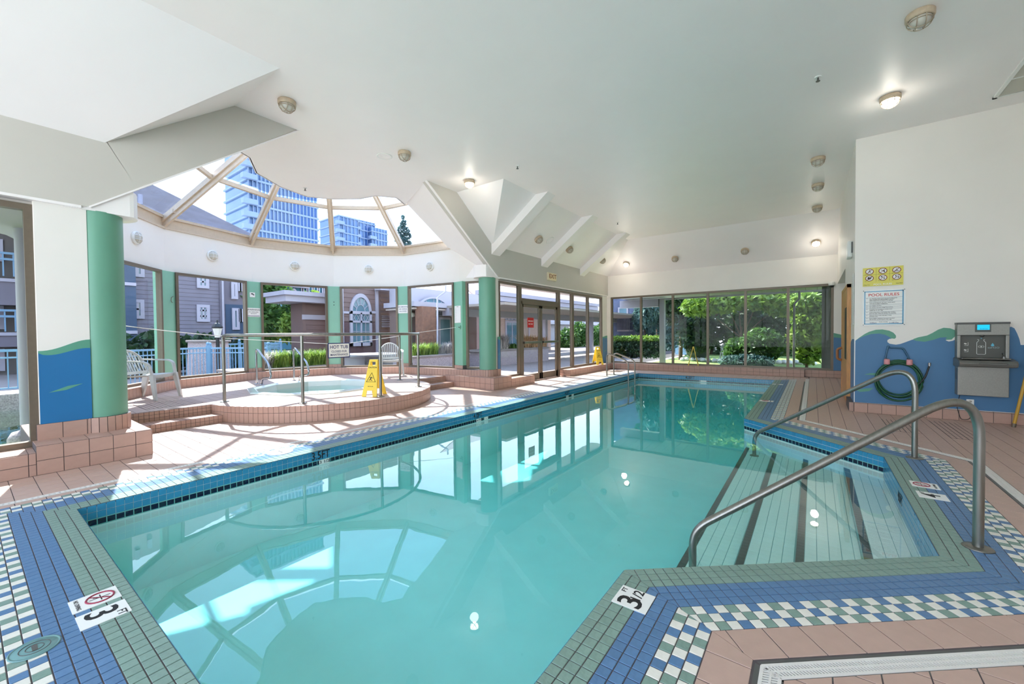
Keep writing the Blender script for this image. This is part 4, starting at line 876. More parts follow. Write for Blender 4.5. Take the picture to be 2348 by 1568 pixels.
# pool rules boards on the wave wall -----------------------------------------------------
YW = 8.555; wx = (1, 0, 0)
pc = wallsign('pool_symbols_board', 'yellow board of six prohibition symbols above the pool rules board', 'sign', (.862, YW, 2.14), wx, .47, .29, [('Obey Our', .02, -.225, -.122, 'black', .9, 'LEFT'), ('POOL RULES', .036, .0, -.122, 'white', 1.05, 'CENTER'), ('Have Fun!', .02, .225, -.120, 'black', .9, 'RIGHT')], bc='yellow')
pc.data.materials[0] = mat('board_yellow', (226, 214, 92), .4)
for i in range(3):
    for j in range(2):
        cx_, cyy = -.155 + .157 * i, .085 - .105 * j; g = MB(); g.lathe([(0, .0062), (.046, .0062)], (cx_, cyy, 0), 26, smooth=False); sy = g.build('symbol', M['white'], pc)
        g = MB(); g.tube([(cx_ + .046 * math.cos(R(t)), cyy + .041 * math.sin(R(t)), .0068) for t in range(0, 360, 15)], .0042, 6, closed=True); g.bar((cx_ - .03, cyy - .03, .0085), (cx_ + .03, cyy + .03, .0085), .006, .0015); g.build('prohibition_ring', mat('dark_red_print', (132, 28, 40), .4), sy)
        g = MB(); rnd = random.Random(i * 2 + j); z = .0072
        if (i, j) == (0, 0): [g.bar((cx_ + a, cyy + b_, z), (cx_ + c, cyy + d_, z), .006, .001) for a, b_, c, d_ in ((0, .02, 0, 0), (0, 0, -.015, -.022), (0, 0, .016, -.02), (0, .012, .016, .006), (0, .012, -.014, .004))]; g.lathe([(0, 0), (.005, 0)], (cx_ + .003, cyy + .026, z), 8)
        elif (i, j) == (1, 0): [g.bar((cx_ + a, cyy + b_, z), (cx_ + c, cyy + d_, z), .006, .001) for a, b_, c, d_ in ((-.02, .014, .008, -.006), (.008, -.006, .022, -.026), (.0, 0, .02, .0), (.014, .01, .02, -.02))]
        elif (i, j) == (2, 0): [g.bar((cx_ + a, cyy + b_, z), (cx_ + c, cyy + d_, z), .005, .001) for a, b_, c, d_ in ((-.03, -.016, .03, -.016), (-.005, .0, .012, -.01), (-.02, -.008, .0, .0))]; g.lathe([(0, 0), (.006, 0)], (cx_, cyy + .01, z), 8)
        elif (i, j) == (0, 1): g.box((cx_ - .022, cyy - .02, z - .0005), (cx_ + .002, cyy + .02, z)); g.bar((cx_ + .004, cyy - .012, z), (cx_ + .02, cyy + .016, z), .016, .001)
        elif (i, j) == (1, 1): [g.bar((cx_ + a, cyy + b_, z), (cx_ + c, cyy + d_, z), .009, .001) for a, b_, c, d_ in ((-.024, .012, -.002, .012), (-.016, .022, -.01, .004), (.006, -.012, .026, -.012), (.012, -.02, .02, -.004))]
        else: [g.bar((cx_ + a, cyy + b_, z), (cx_ + c, cyy + d_, z), w_, .001) for a, b_, c, d_, w_ in ((-.016, .016, -.002, .016, .014), (-.008, .008, -.008, -.018, .004), (.014, -.014, .028, -.002, .014))]
        g.build('pictogram', M['black'], sy); text('lettering', 'NO', .012, M['black'], pc, Matrix.Translation((cx_ - .055, cyy - .047, .0055)), align='LEFT')
g = MB(); g.box((-.078, -.075, .005), (-.075, .14, .006)); g.box((.079, -.075, .005), (.082, .14, .006)); g.box((-.232, .032, .005), (.232, .035, .006)); g.build('grid_lines', mat('olive_print', (150, 146, 50), .5), pc)
lines = [('ALL PERSONS USING POOL DO SO AT THEIR OWN\nRISK. OWNERS AND MANAGEMENT ARE NOT\nRESPONSIBLE FOR ACCIDENTS OR INJURIES', 3), ('POOL IS FOR PRIVATE USE ONLY. GUESTS MUST\nHAVE MANAGEMENT PERMISSION', 2), ('NO ANIMALS OR PETS', 1), ('NO DRINKS OR FOOD PERMITTED IN POOL', 1), ('RUNNING OR DANGEROUS NOISE IS NOT\nPERMITTED AT ANY TIME', 2), ('AFTER USING POOL, FOOTWEAR AND TOWELS\nMUST BE USED WHEN RETURNING TO BUILDING', 2), ('PERSONS WITH LONG HAIR MUST WEAR\nBATHING CAPS', 2), ('MANAGEMENT RESERVES THE RIGHT TO DENY\nUSE OF POOL TO ANYONE AT ANY TIME', 2)]
bodies = [('POOL RULES', .062, 0, .198, 'red', 1.02, 'CENTER')]; yy = .158; rules = []
for body, n in lines:
    h = .0195 * n + .0085; bodies.append((body, .0178, -.165, yy - h / 2, 'black', .78, 'LEFT')); bodies.append(('■', .01, -.2, yy - .012, 'black', 1, 'LEFT')); rules.append(yy); yy -= h
bodies += [('POOL HOURS', .016, 0, yy - .022, 'black', 1, 'CENTER'), ('5:00am', .028, -.12, yy - .034, 'navy', 1, 'CENTER'), ('11:00 Pm', .028, .12, yy - .034, 'navy', 1, 'CENTER'), ('TO', .014, 0, yy - .052, 'black', 1, 'CENTER')]
pr = wallsign('pool_rules_board', 'white pool rules board with red heading and blue border', 'sign', (.875, YW, 1.655), wx, .50, .565, bodies, border=('tband', .014, .022)); g = MB()
for y in rules + [yy]: g.box((-.225, y - .001, .005), (.225, y + .0015, .006))
g.build('rule_lines', M['navy'], pr)
for sx in (-1, 1):
    for sy in (-1, 1): g = MB(); g.cyl((sx * .237, sy * .268, .005), .006, .003, 10); g.build('screw', M['black'], pr)
# mural --------------------------------------------------------------------------------
mblue = mat('mural_blue_paint', (72, 122, 166), .45, noise=.10, nscale=1.2, bump=.05, bscale=60); mgreen = mat('mural_green_paint', (92, 158, 134), .45, noise=.06, nscale=2); mblue2 = mat('pier_blue_paint', (32, 112, 168), .35, noise=.04, nscale=3)
def c3(pts): return [(1850 + a / 3.92, 560 + b_ / 3.92) for a, b_ in pts]
def murpoly(name, pts, d, m, par, lab=None):
    b = MB(); q_ = [atY(px, py, 8.56) for px, py in pts]; b.ext([(p.x, p.y - d, p.z) for p in q_], (0, d, 0)); o = b.build(name, m, par); 
    if lab: o['label'] = lab
    return o
mur = wr
murpoly('green_crest', c3([(436, 866), (470, 840), (520, 806), (560, 786), (620, 768), (680, 765), (740, 776), (778, 794), (800, 818), (802, 838), (790, 849), (760, 846), (700, 830), (600, 830), (520, 850), (470, 880)]), .0010, mgreen, mur)
murpoly('green_crest', c3([(930, 880), (960, 850), (1000, 836), (1080, 820), (1130, 796), (1180, 767), (1230, 750), (1290, 755), (1340, 775), (1353, 797), (1330, 830), (1300, 856), (1240, 860), (1150, 885), (1000, 890)]), .0010, mgreen, mur)
BL = [(436, 866), (470, 846), (520, 824), (580, 806), (650, 802), (700, 812), (740, 832), (762, 848), (742, 850), (724, 862), (724, 878), (745, 894), (800, 902), (840, 896), (880, 882), (950, 856), (985, 868), (1060, 876), (1140, 858), (1200, 838), (1262, 836), (1248, 848), (1250, 864), (1275, 874), (1310, 868), (1345, 850), (1400, 845), (1800, 760), (1835, 740), (1866, 755), (1890, 800), (1910, 850), (1922, 905), (1960, 905), (1960, 1520), (430, 1417)]
murpoly('blue_field', c3(BL), .0018, mblue, mur)
murpoly('leaf_stroke', c3([(515, 1170), (570, 1158), (650, 1156), (760, 1180), (690, 1186), (600, 1176)]), .0024, mgreen, mur); murpoly('leaf_stroke', c3([(440, 1310), (520, 1296), (600, 1290), (560, 1320), (480, 1326)]), .0024, mgreen, mur)
# blue painted pier left of the near column and pier ends by the doors
def pier(name, lab, y0, y1, x, zb, zt, zc_, leaf=True, m=None):
    e = wl; m = m or mblue2; d = .004
    n = 12; crest = [(y0 + (y1 - y0) * k / n, zt + (zc_ - zt) * (.5 - .5 * math.cos(math.pi * (k / n) ** 1.1))) for k in range(n + 1)]; low = [(y, z - .02 - .07 * (k / n) ** .5 * (1 if k > 0 else 0)) for k, (y, z) in enumerate(crest)]
    b = MB(); b.ext([(x, y, z) for y, z in [(y0, zb), (y1, zb)] + crest[::-1]], (d, 0, 0)); b.build('green_crest', mgreen, e); b = MB(); b.ext([(x, y, z) for y, z in [(y0, zb), (y1, zb)] + low[::-1]], (d + .0015, 0, 0)); b.build('blue_field', m, e)
    if leaf: b = MB(); ym = (y0 + y1) / 2; w_ = (y1 - y0) * .33; z = zb + (zt - zb) * .45; b.ext([(x, ym - w_, z - .02), (x, ym, z - .005), (x, ym + w_, z + .05), (x, ym + w_ * .1, z + .035)], (d + .003, 0, 0)); b.build('leaf_stroke', mgreen, e)
    return e
b = MB(); b.box((-6.24, .475, .44), (-6.20, .84, 2.66)); pp = b.build('pier_panel', M['wall'], wl)
pier('painted_pier', 'blue painted pier base with green wave left of the near column', .475, .84, -6.20, .44, 1.17, 1.28)
pier('painted_pier', 'narrow blue painted pier right of the far green column', 7.82, 7.92, -6.2, .44, 1.22, 1.24, True, mblue)
pier('painted_pier', 'blue painted pier in the far left corner by the caution sign', 13.99, 14.40, -6.2, .19, 1.16, 1.20, True, mblue)
e = wf; b = MB(); b.box((.45, 14.392, .20), (1.45, 14.4, 1.14)); b.build('blue_field', mblue, e); b = MB(); b.ext([(.45, 14.391, 1.12), (1.45, 14.391, 1.0), (1.45, 14.391, 1.12), (.8, 14.391, 1.14), (.45, 14.391, 1.24)], (0, .008, 0)); b.build('green_crest', mgreen, e)
# side face of the wall: text board, edge light, mural edge
s_ = wallsign('notice_board', 'tall narrow board of small print on the wall edge beside the pool rules', 'sign', (.525, 8.83, 1.82), (0, -1, 0), .26, .84, [('-' * 30, .016, -.11, .36 - .03 * k, 'greydark', .6, 'LEFT') for k in range(24)])
e = empty('emergency_light', (.53, 9.20, 2.70)); tag(e, 'white wall mounted emergency light high on the wall edge', 'wall light'); b = MB(); b.box((-.07, -.16, -.15), (0, .16, .13)); b.build('housing', M['white'], e, bevel=.02); b = MB(); b.box((-.02, -.19, -.08), (0, -.16, .10)); b.build('bracket', M['greydark'], e)
b = MB(); b.ext([(.525, 8.56, .145), (.525, 9.25, .145), (.525, 9.25, 1.10), (.525, 8.9, 1.16), (.525, 8.56, 1.16)], (.005, 0, 0)); b.build('side_field', mblue, mur)
# sauna door ----------------------------------------------------------------------------
sd = empty('door_2'); struct(sd, 'cedar plank sauna door with a wooden handle in the right wall', 'door')
for k in range(8): b = MB(); y = 9.32 + k * .21; b.box((.48, y + .003, .02), (.53, y + .207, 2.08)); b.build('plank', M['cedar'], sd)
b = MB(); b.box((.472, 9.30, 0), (.53, 9.34, 2.12)); b.box((.472, 10.98, 0), (.53, 11.02, 2.12)); b.box((.472, 9.30, 2.06), (.53, 11.02, 2.12)); b.build('door_frame', M['cedar'], sd)
b = MB(); b.box((.474, 9.46, .78), (.48, 9.95, 1.72)); b.build('pane', M['black'], sd)
b = MB(); b.tube(fillet([(.48, 10.85, .95), (.40, 10.85, .92), (.40, 10.85, .72), (.48, 10.85, .69)], .05, 5), .024, 12); b.build('handle', mat('dark_wood', (160, 104, 58), .4, noise=.1), sd)
# bottle filling fountain ------------------------------------------------------------------
fo = empty('water_fountain', (1.89, 8.56, 0)); tag(fo, 'stainless bottle filling water fountain mounted on the wave wall', 'water fountain')
X0, X1 = -.245, .245; sb = M['satin']
b = MB(); b.box((X0 + .005, -.155, .375), (X1 - .005, 0, .815)); b.build('chiller_cabinet', sb, fo, bevel=.006)
for k in range(9): b = MB(); b.box((X0 + .003, -.13, .60 + k * .018), (X0 + .006, -.04, .608 + k * .018)); b.build('louvre', M['greydark'], fo)
b = MB(); prof = [(0, .78), (0, .90), (-.16, .90), (-.30, .87), (-.325, .84), (-.31, .79), (-.16, .775)]; b.ext([(X0 - .015, y, z) for y, z in prof], (X1 - X0 + .05, 0, 0)); b.build('basin', mat('dark_satin_steel', (118, 118, 114), .38, metal=.5), fo, bevel=.012)
b = MB(); b.box((X0 + .02, -.27, .892), (X1 - .02, -.02, .905)); tp = b.build('basin_top', M['steel'], fo, bevel=.004)
for c_, w_ in ((-.135, .075), (.10, .09)): b = MB(); b.box((c_ - w_, -.11, .9055), (c_ + w_, -.08, .907)); b.build('drain_slot', M['black'], tp)
b = MB(); b.box((X0, -.06, .90), (X1, 0, 1.395)); b.box((X0, -.13, 1.22), (X1, -.06, 1.395)); b.box((X0, -.13, .90), (X0 + .035, -.06, 1.22)); b.box((X1 - .035, -.13, .90), (X1, -.06, 1.22)); b.build('tower', sb, fo, bevel=.006)
b = MB(); b.box((X0 + .03, -.063, .905), (X1 - .03, -.061, 1.22)); rp2 = b.build('recess_panel', mat('recess_grey', (92, 92, 86), .45), fo)
b = MB(); b.box((X0 - .004, -.136, 1.372), (X1 + .004, 0, 1.40)); b.box((-.075, -.134, 1.265), (.075, -.13, 1.385)); b.build('top_trim', M['greydark'], fo, bevel=.004)
b = MB(); b.box((-.055, -.138, 1.295), (.06, -.134, 1.365)); dp = b.build('display', mat('blue_display', (0, 164, 214), .3, emit=(0, .5, .75), es=.5), fo); text('lettering', '000  BOTTLES', .012, M['black'], dp, frame4((.005, -.139, 1.31), wx, (0, 0, 1)))
b = MB(); b.lathe([(.0, 0), (.018, 0), (.022, .02), (.03, .03)], (0, -.095, 1.195), 16); b.build('filler_nozzle', M['chrome'], fo)
FP = frame4((0, -.0645, 1.06), wx, (0, 0, 1)); b = MB(); b.tube([(-.038, .10, 0), (-.038, .09, 0), (-.022, .10, 0)][:1] + [(-.024, .098, 0), (-.024, .082, 0), (-.042, .058, 0), (-.042, -.10, 0), (-.034, -.108, 0), (.034, -.108, 0), (.042, -.10, 0), (.042, .058, 0), (.024, .082, 0), (.024, .098, 0), (.034, .10, 0)], .003, 6); b.lathe([(0, 0), (.007, 0)], (0, 0.0, .0), 12)
b.tube([(.028 * math.cos(R(t)), .014 * math.sin(R(t)), 0) for t in range(0, 360, 20)], .0018, 5, closed=True)
for ox, oy in ((-.15, .04), (-.15, -.05)): b.bar((ox - .012, oy - .025, 0), (ox + .026, oy - .025, 0), .004, .002); b.bar((ox + .024, oy - .025, 0), (ox + .024, oy + .02, 0), .004, .002); b.bar((ox - .014, oy + .004, 0), (ox + .01, oy - .004, 0), .016, .002)
b.build('bottle_symbol', M['white'], rp2, M4=FP)
b = MB(); b.lathe([(0, 0), (.016, 0)], (.106, .02, 0), 16); b.ext([(.092, .026, 0), (.12, .026, 0), (.106, .052, 0)], (0, 0, .001)); b.lathe([(0, .001), (.006, .001)], (0, .115, 0), 12); b.build('water_drop', mat('aqua_print', (110, 200, 226), .4), rp2, M4=FP); text('lettering', 'ezH2O', .034, mat('pale_aqua_print', (150, 170, 172), .4), rp2, frame4((.115, -.0645, 1.047), wx, (0, 0, 1)), cx=1.1)
b = MB(); b.tube(fillet([(.195, -.13, .90), (.195, -.13, .945), (.175, -.15, .975)], .02, 4), .009, 10); b.lathe([(0, .02), (.02, .02), (.024, 0), (0, 0)], (.195, -.13, .90), 16); b.build('bubbler', M['chrome'], fo)
b = MB(); b.tube([(-.06 + .145 * math.cos(R(t)) * (1 if abs(math.cos(R(t))) > 0 else 1), 0, 0) for t in (0,)] * 0 + [(x_, -.327, z_) for x_, z_ in fillet([(-.06, .855, 0), (.17, .855, 0), (.17, .815, 0), (-.06, .815, 0), (-.06, .855, 0)], .0) and [(-.06, .85), (.17, .85), (.185, .835), (.17, .82), (-.06, .82), (-.075, .835)]], .003, 6, closed=True); b.build('push_bar_outline', M['greydark'], fo)
# outlet and cord
ol = plate('wall_outlet', (1.805, 8.557, .245), wx, (0, 0, 1), .075, .12, M['white'], None, .006, .002); tag(ol, 'white double power outlet on the wave wall below the fountain', 'outlet')
for dz in (.03, -.03):
    b = MB(); b.lathe([(0, .008), (.017, .008), (.018, .006)], (0, dz, 0), 16); b.build('socket', M['lens'], ol)
    for dx in (-.006, .006): b = MB(); b.box((dx - .0012, dz - .005, .008), (dx + .0012, dz + .006, .009)); b.build('slot', M['black'], ol)
b = MB(); b.box((1.785, 8.50, .19), (1.825, 8.55, .235)); b.tube(fillet([(1.805, 8.51, .20), (1.80, 8.47, .12), (1.79, 8.47, .03), (1.70, 8.48, .012), (1.66, 8.49, .2), (1.70, 8.53, .38)], .05, 5), .004, 7); k = b.build('power_cord', M['black'], None); tag(k, 'black power cord and plug hanging from the outlet below the fountain', 'cord')
# hose and hanger
hg = empty('hose_hanger', (0, 0, 0)); tag(hg, 'blue metal hose hanger bracket with two pink capped pegs', 'hanger'); b = MB(); hm = mat('hanger_blue', (56, 98, 130), .4)
b.tube(fillet([(.895, 8.53, .86), (.93, 8.53, 1.06), (1.085, 8.53, 1.07), (1.16, 8.53, 1.04), (1.20, 8.53, .86)][:2] + [(.95, 8.535, 1.03), (1.10, 8.535, 1.03), (1.17, 8.535, .86)], .04, 5), .013, 10); b.build('bracket', hm, hg)
for x_ in (.905, 1.155): b = MB(); b.tube([(x_, 8.55, .86), (x_, 8.42, .85)], .016, 10); pg = b.build('peg', M['greydark'], hg); b = MB(); b.lathe([(0, 0), (.032, 0), (.036, .01), (.034, .075), (.026, .082), (0, .082)], (x_, 8.41, .78), 16); b.build('cap', mat('pink_rubber', (216, 148, 152), .5), pg)
hs_ = MB(); rr = random.Random(4)
pts = []
for k in range(7 * 28):
    t = 2 * math.pi * k / 28; c = k // 28; ra = .245 + .016 * math.sin(c * 1.9) + .006 * c; ox = .012 * math.sin(c * 2.3); oz = -.012 * c; pts.append((1.045 + ox + ra * math.cos(t) * .94, 8.525 - .07 * ((c * .37) % 1) , .575 + oz + ra * math.sin(t) * 1.06))
hs_.tube(pts, .0115, 9); k = hs_.build('garden_hose', mat('green_rubber', (28, 84, 56), .35), None); tag(k, 'coiled dark green garden hose hanging on the blue bracket', 'hose')
b = MB(); b.tube(fillet([(1.27, 8.47, .50), (1.33, 8.45, .60), (1.37, 8.44, .78)], .06, 5), .0115, 9); b.build('loose_end', mat('black_rubber', (34, 36, 34), .4), k); b = MB(); b.cyl((1.37, 8.44, .77), .017, .05, 12); b.build('coupling', M['chrome'], k)
b = MB(); b.tube([(2.145, 8.30, .0), (2.33, 8.30, 1.25)], .017, 12); k = b.build('pole', mat('ochre_paint', (196, 152, 52), .4), None); tag(k, 'yellow pole leaning in the corner at the right edge', 'pole'); b = MB(); b.cyl((2.146, 8.30, .0), .021, .05, 12, axis=(.146, 0, .99)); b.build('ferrule', M['bronze'], k)
# deck markers, lids --------------------------------------------------------------------
def marker(o, x, y, wd, ht, body, lab, nodive=False, grp='pool depth marker tiles'):
    p = plate('depth_marker', (o[0], o[1], .0007), x, y, wd, ht, M['white'], None, .0022); tag(p, lab, 'marker', grp)
    if nodive:
        g = MB(); g.tube([(.0 + .05 * math.cos(R(t)), .018 + .05 * math.sin(R(t)), .0025) for t in range(0, 360, 15)], .0045, 6, closed=True); g.bar((-.034, -.016, .003), (.034, .052, .003), .007, .001); g.build('prohibition_ring', mat('maroon_print', (150, 36, 66), .4), p)
        g = MB(); g.bar((-.03, .02, .0028), (.03, .02, .0028), .004, .001); g.bar((0, -.02, .0028), (0, .055, .0028), .004, .001); g.bar((-.015, -.005, .0028), (.02, .045, .0028), .005, .001); g.build('pictogram', M['black'], p); text('lettering', 'NO DIVING', .022, M['black'], p, Matrix.Translation((0, -.062, .0025)))
    else:
        for bd, sz, x_, y_, cx_ in body: text('lettering', bd, sz, M['black'], p, Matrix.Translation((x_, y_, .0025)), cx=cx_)
    return p
# near edge: the print reads from the water side
c_ = atZ(218, 1375, 0); marker((c_.x, c_.y), (1, 0, 0), (0, 1, 0), .145, .17, None, 'white no diving marker with red ring at the near pool edge', True)
c_ = atZ(238, 1409, 0); marker((c_.x, c_.y), (1, 0, 0), (0, 1, 0), .145, .17, (('3', .16, -.02, -.01, 1.1), ('FT', .045, .045, .055, 1.0)), 'white depth marker reading 3 FT at the near pool edge')
d1 = edir(1)
marker((-.70, 1.93), (0, -1, 0), (1, 0, 0), .155, .165, (('3', .16, .025, .0, 1.1), ('1/2', .062, -.035, .0, 1.0), ('FT', .034, -.055, .055, 1)), 'white depth marker reading 3 1/2 FT by the corner of the pool steps') if False else marker((-.70, 1.93), (0, 1, 0), (-1, 0, 0), .155, .165, (('3', .16, -.03, .0, 1.1), ('1/2', .07, .03, -.01, 1.0), ('FT', .034, .045, .06, 1)), 'white depth marker reading 3 1/2 FT by the corner of the pool steps')
marker((.755, 4.78), (0, 1, 0), (-1, 0, 0), .155, .17, None, 'white no diving marker on the deck between the two handrails', True, 'no diving marker tiles')
marker((.755, 4.50), (0, 1, 0), (-1, 0, 0), .155, .17, (('4', .15, 0, 0, 1.1), ('FT', .034, .05, .05, 1)), 'white depth marker reading 4 FT on the deck between the two handrails')
marker((-.70, 8.95), (0, 1, 0), (-1, 0, 0), .155, .22, None, 'white no diving marker on the far right pool edge', True, 'no diving marker tiles')
marker((-.70, 11.9), (0, 1, 0), (-1, 0, 0), .155, .22, (('4 1/2', .1, 0, 0, 1),), 'white depth marker farthest along the right pool edge')
def lid(o, r_, lab, m):
    e = empty('skimmer_lid', (o[0], o[1], 0.001)); tag(e, lab, 'lid', 'round lids set in the deck'); b = MB(); b.lathe([(0, .003), (r_ * .86, .003), (r_ * .88, .0015), (r_ * .92, .0015), (r_ * .94, .004), (r_, .003), (r_, 0)], (0, 0, 0), 36); b.build('cover', m, e); b = MB()
    for t in (.35, .6): b.tube([(r_ * t * math.cos(R(a)), r_ * t * math.sin(R(a)), .0035) for a in range(0, 360, 15)], .0015, 5, closed=True)
    b.box((-r_ * .3, -.008, .002), (r_ * .3, .008, .0045)); b.build('ring', M['greydark'], e)
lid((-2.62, .165), .075, 'round grey green lid in the near mosaic edge at the lower left', mat('lid_teal', (110, 150, 150), .35)); lid((-4.80, 2.12), .13, 'large round lid in the sunlit deck beside the 3.5FT mark', mat('lid_beige', (206, 196, 184), .4))
# fine mosaic patches around the floor drains
def patch(F, cells, lab, name='floor_drain'):
    e = empty(name); tag(e, lab, 'drain', 'square mosaic floor drains'); T = Tiles(.0012, .0004)
    g = MB()
    for cx_, cyy in cells: g.box((cx_, cyy, F), (cx_ + .145, cyy + .145, F + .0012)); T.grid(Matrix.Translation((cx_, cyy, F + .0012)), 0, .145, 0, .145, .0483, .0483, 'pink', .008)
    g.build('grout_bed', M['grout'], e); T.build(e, 'tile', ['pink'], 0, 'small_tiles')
a0, b0 = XR - 8 * .149, 0
def cellsat(x0, y0, x1, y1, ox, oy): 
    r_ = []; i = math.ceil((x0 - ox) / .149)
    while ox + i * .149 < x1:
        j = math.ceil((y0 - oy) / .149)
        while oy + j * .149 < y1: r_.append((ox + i * .149 + .002, oy + j * .149 + .002)); j += 1
        i += 1
    return r_
patch(.0004, cellsat(.72, 7.0, 1.02, 8.0, XA, p4.y), 'left square of small drain mosaic on the right deck below the hose'); patch(.0004, cellsat(XR, 7.0, 1.6, 8.1, XR, -1.0), 'right square of small drain mosaic on the right deck below the fountain')
patch(PZ + .0004, cellsat(-8.6, 1.45, -7.8, 2.3, -11.2, 1.0), 'small drain mosaic on the platform in front of the left chair')
# ================================================================ outside
def leafmat(name, c1, c2, tr=.35):
    m = bpy.data.materials.new(name); m.use_nodes = True; t = m.node_tree; p = t.nodes['Principled BSDF']; n = t.nodes.new('ShaderNodeTexNoise'); n.inputs['Scale'].default_value = 3.1; n.inputs['Detail'].default_value = 5
    co = t.nodes.new('ShaderNodeTexCoord'); t.links.new(co.outputs['Object'], n.inputs[0]); r_ = t.nodes.new('ShaderNodeValToRGB'); r_.color_ramp.elements[0].position = .35; r_.color_ramp.elements[1].position = .65
    r_.color_ramp.elements[0].color = srgb(c1); r_.color_ramp.elements[1].color = srgb(c2); t.links.new(n.outputs[0], r_.inputs[0]); t.links.new(r_.outputs[0], p.inputs['Base Color']); p.inputs['Roughness'].default_value = .55
    tl = t.nodes.new('ShaderNodeBsdfTranslucent'); t.links.new(r_.outputs[0], tl.inputs[0]); mx = t.nodes.new('ShaderNodeMixShader'); mx.inputs[0].default_value = tr; o = t.nodes['Material Output']
    t.links.new(p.outputs[0], mx.inputs[1]); t.links.new(tl.outputs[0], mx.inputs[2]); t.links.new(mx.outputs[0], o.inputs[0]); return m
LG = leafmat('bright_leaf', (64, 104, 34), (140, 166, 66)); DG = leafmat('dark_leaf', (16, 38, 22), (52, 84, 42)); MG = leafmat('mid_leaf', (36, 74, 32), (96, 134, 60)); BG = leafmat('blue_needle', (40, 72, 74), (96, 128, 118)); GY = leafmat('straw_leaf', (176, 132, 92), (222, 190, 150)); YG = leafmat('lime_blade', (84, 120, 36), (170, 190, 90)); SG = leafmat('silver_leaf', (150, 140, 136), (214, 206, 200))
def leaves(name, blobs, n, size, m, parent, seed=1, droop=0, stretch=1.0):
    """leaf blades scattered through ellipsoids (x, y, z, rx, ry, rz)"""
    rs = np.random.RandomState(seed); vol = np.array([b[3] * b[4] * b[5] for b in blobs]) ** .75; cnt = np.maximum(8, (n * vol / vol.sum()).astype(int)); P = []
    for b, c in zip(blobs, cnt):
        d = rs.normal(size=(c, 3)); d /= np.linalg.norm(d, axis=1)[:, None]; r_ = rs.uniform(.45, 1.0, c) ** .5; P.append(np.array(b[:3]) + d * r_[:, None] * np.array(b[3:6]) * (1 + rs.normal(0, .06, (c, 1))))
    P = np.vstack(P); N = len(P); a = rs.normal(size=(N, 3)); a[:, 2] -= droop; a /= np.linalg.norm(a, axis=1)[:, None]; b_ = rs.normal(size=(N, 3)); b_ = np.cross(a, b_); b_ /= np.linalg.norm(b_, axis=1)[:, None]
    s_ = size * rs.uniform(.6, 1.3, N)[:, None]; V = np.stack([P - a * s_ * stretch, P + b_ * s_ * .45, P + a * s_ * stretch, P - b_ * s_ * .45], 1).reshape(-1, 3)
    me = bpy.data.meshes.new(name); me.vertices.add(len(V)); me.vertices.foreach_set('co', V.ravel()); me.loops.add(4 * N); me.loops.foreach_set('vertex_index', np.arange(4 * N)); me.polygons.add(N); me.polygons.foreach_set('loop_start', np.arange(N) * 4); me.polygons.foreach_set('loop_total', np.full(N, 4)); me.update()
    o = link(name, me, m, parent); o['kind'] = 'stuff'; return o
def blades(name, c, rx, ry, n, h, m, parent, seed=1, lean=.5, wd=.012):
    rs = np.random.RandomState(seed); b = MB()
    for i in range(n):
        a = rs.uniform(0, 6.28); r_ = rs.uniform(0, 1) ** .5; p = Vector((c[0] + rx * r_ * math.cos(a), c[1] + ry * r_ * math.sin(a), c[2])); t = rs.uniform(0, 6.28); l = lean * rs.uniform(.3, 1.2); hh = h * rs.uniform(.6, 1.15); d = Vector((math.cos(t), math.sin(t), 0)); s_ = Vector((-d.y, d.x, 0)) * wd
        q1 = p + d * l * hh * .35 + Vector((0, 0, hh * .6)); q2 = p + d * l * hh * 1.0 + Vector((0, 0, hh * (1 - .35 * l))); b.add([p - s_, p + s_, q1 + s_ * .8, q1 - s_ * .8, q2], [(0, 1, 2, 3), (3, 2, 4)])
    o = b.build(name, m, parent); o['kind'] = 'stuff'; return o
def limb(b, p, q, r0, r1, n=7): b.tube([p, Vector(p).lerp(Vector(q), .5) + Vector((RS.uniform(-.05, .05), RS.uniform(-.05, .05), 0)), q], [r0, (r0 + r1) / 2, r1], n)
bark = mat('bark', (92, 74, 58), .8, noise=.25, nscale=12, bump=.3, bscale=20)
def tree(name, base, h, blobs, n, size, m, lab, grp=None, tr=.12, seed=1, droop=0, cat='tree', tb=None, stretch=1.0):
    e = empty(name, base); tag(e, lab, cat, grp); b = MB(); top = Vector((0, 0, h * .6)); limb(b, (0, 0, -.1), top, tr, tr * .6)
    for bl in (tb or blobs)[:9]: limb(b, tuple(top * .7), (bl[0], bl[1], bl[2]), tr * .4, tr * .12, 5)
    b.build('trunk', bark, e); leaves('foliage', blobs, n, size, m, e, seed, droop, stretch); return e
def PXb(name, m, parent, x0, y0, x1, y1, X, th=.05, dx=0):
    """box on the plane x = X spanning two measured corners"""
    a = atX(x0, y0, X); c = atX(x1, y1, X); b = MB(); b.box((X - th, a.y, a.z), (X + dx, c.y, c.z)); return b.build(name, m, parent)
sidA = mat('grey_siding', (112, 106, 118), .6, noise=.08, nscale=3); sidB = mat('brown_siding', (112, 90, 86), .6, noise=.08, nscale=3); sidN = mat('navy_siding', (52, 72, 96), .6, noise=.06, nscale=3); sidD = mat('taupe_siding', (92, 86, 84), .6, noise=.08, nscale=3); sidT = mat('teal_siding', (44, 96, 112), .6, noise=.06)
trimw = mat('white_trim', (164, 160, 172), .5); shing = mat('grey_shingle', (78, 76, 88), .95, noise=.25, nscale=2, bump=.1, bscale=12, spec=.1); dglass = mat('house_glass', (96, 128, 140), .08, spec=.8, noise=.25, nscale=1.5); fblue = mat('fence_blue', (112, 148, 176), .45); stone = mat('speckled_stone', (172, 158, 160), .8, noise=.45, nscale=45, bump=.3, bscale=40)
paving = mat('pale_paving', (138, 126, 122), .8, noise=.08, nscale=5); white = M['white']
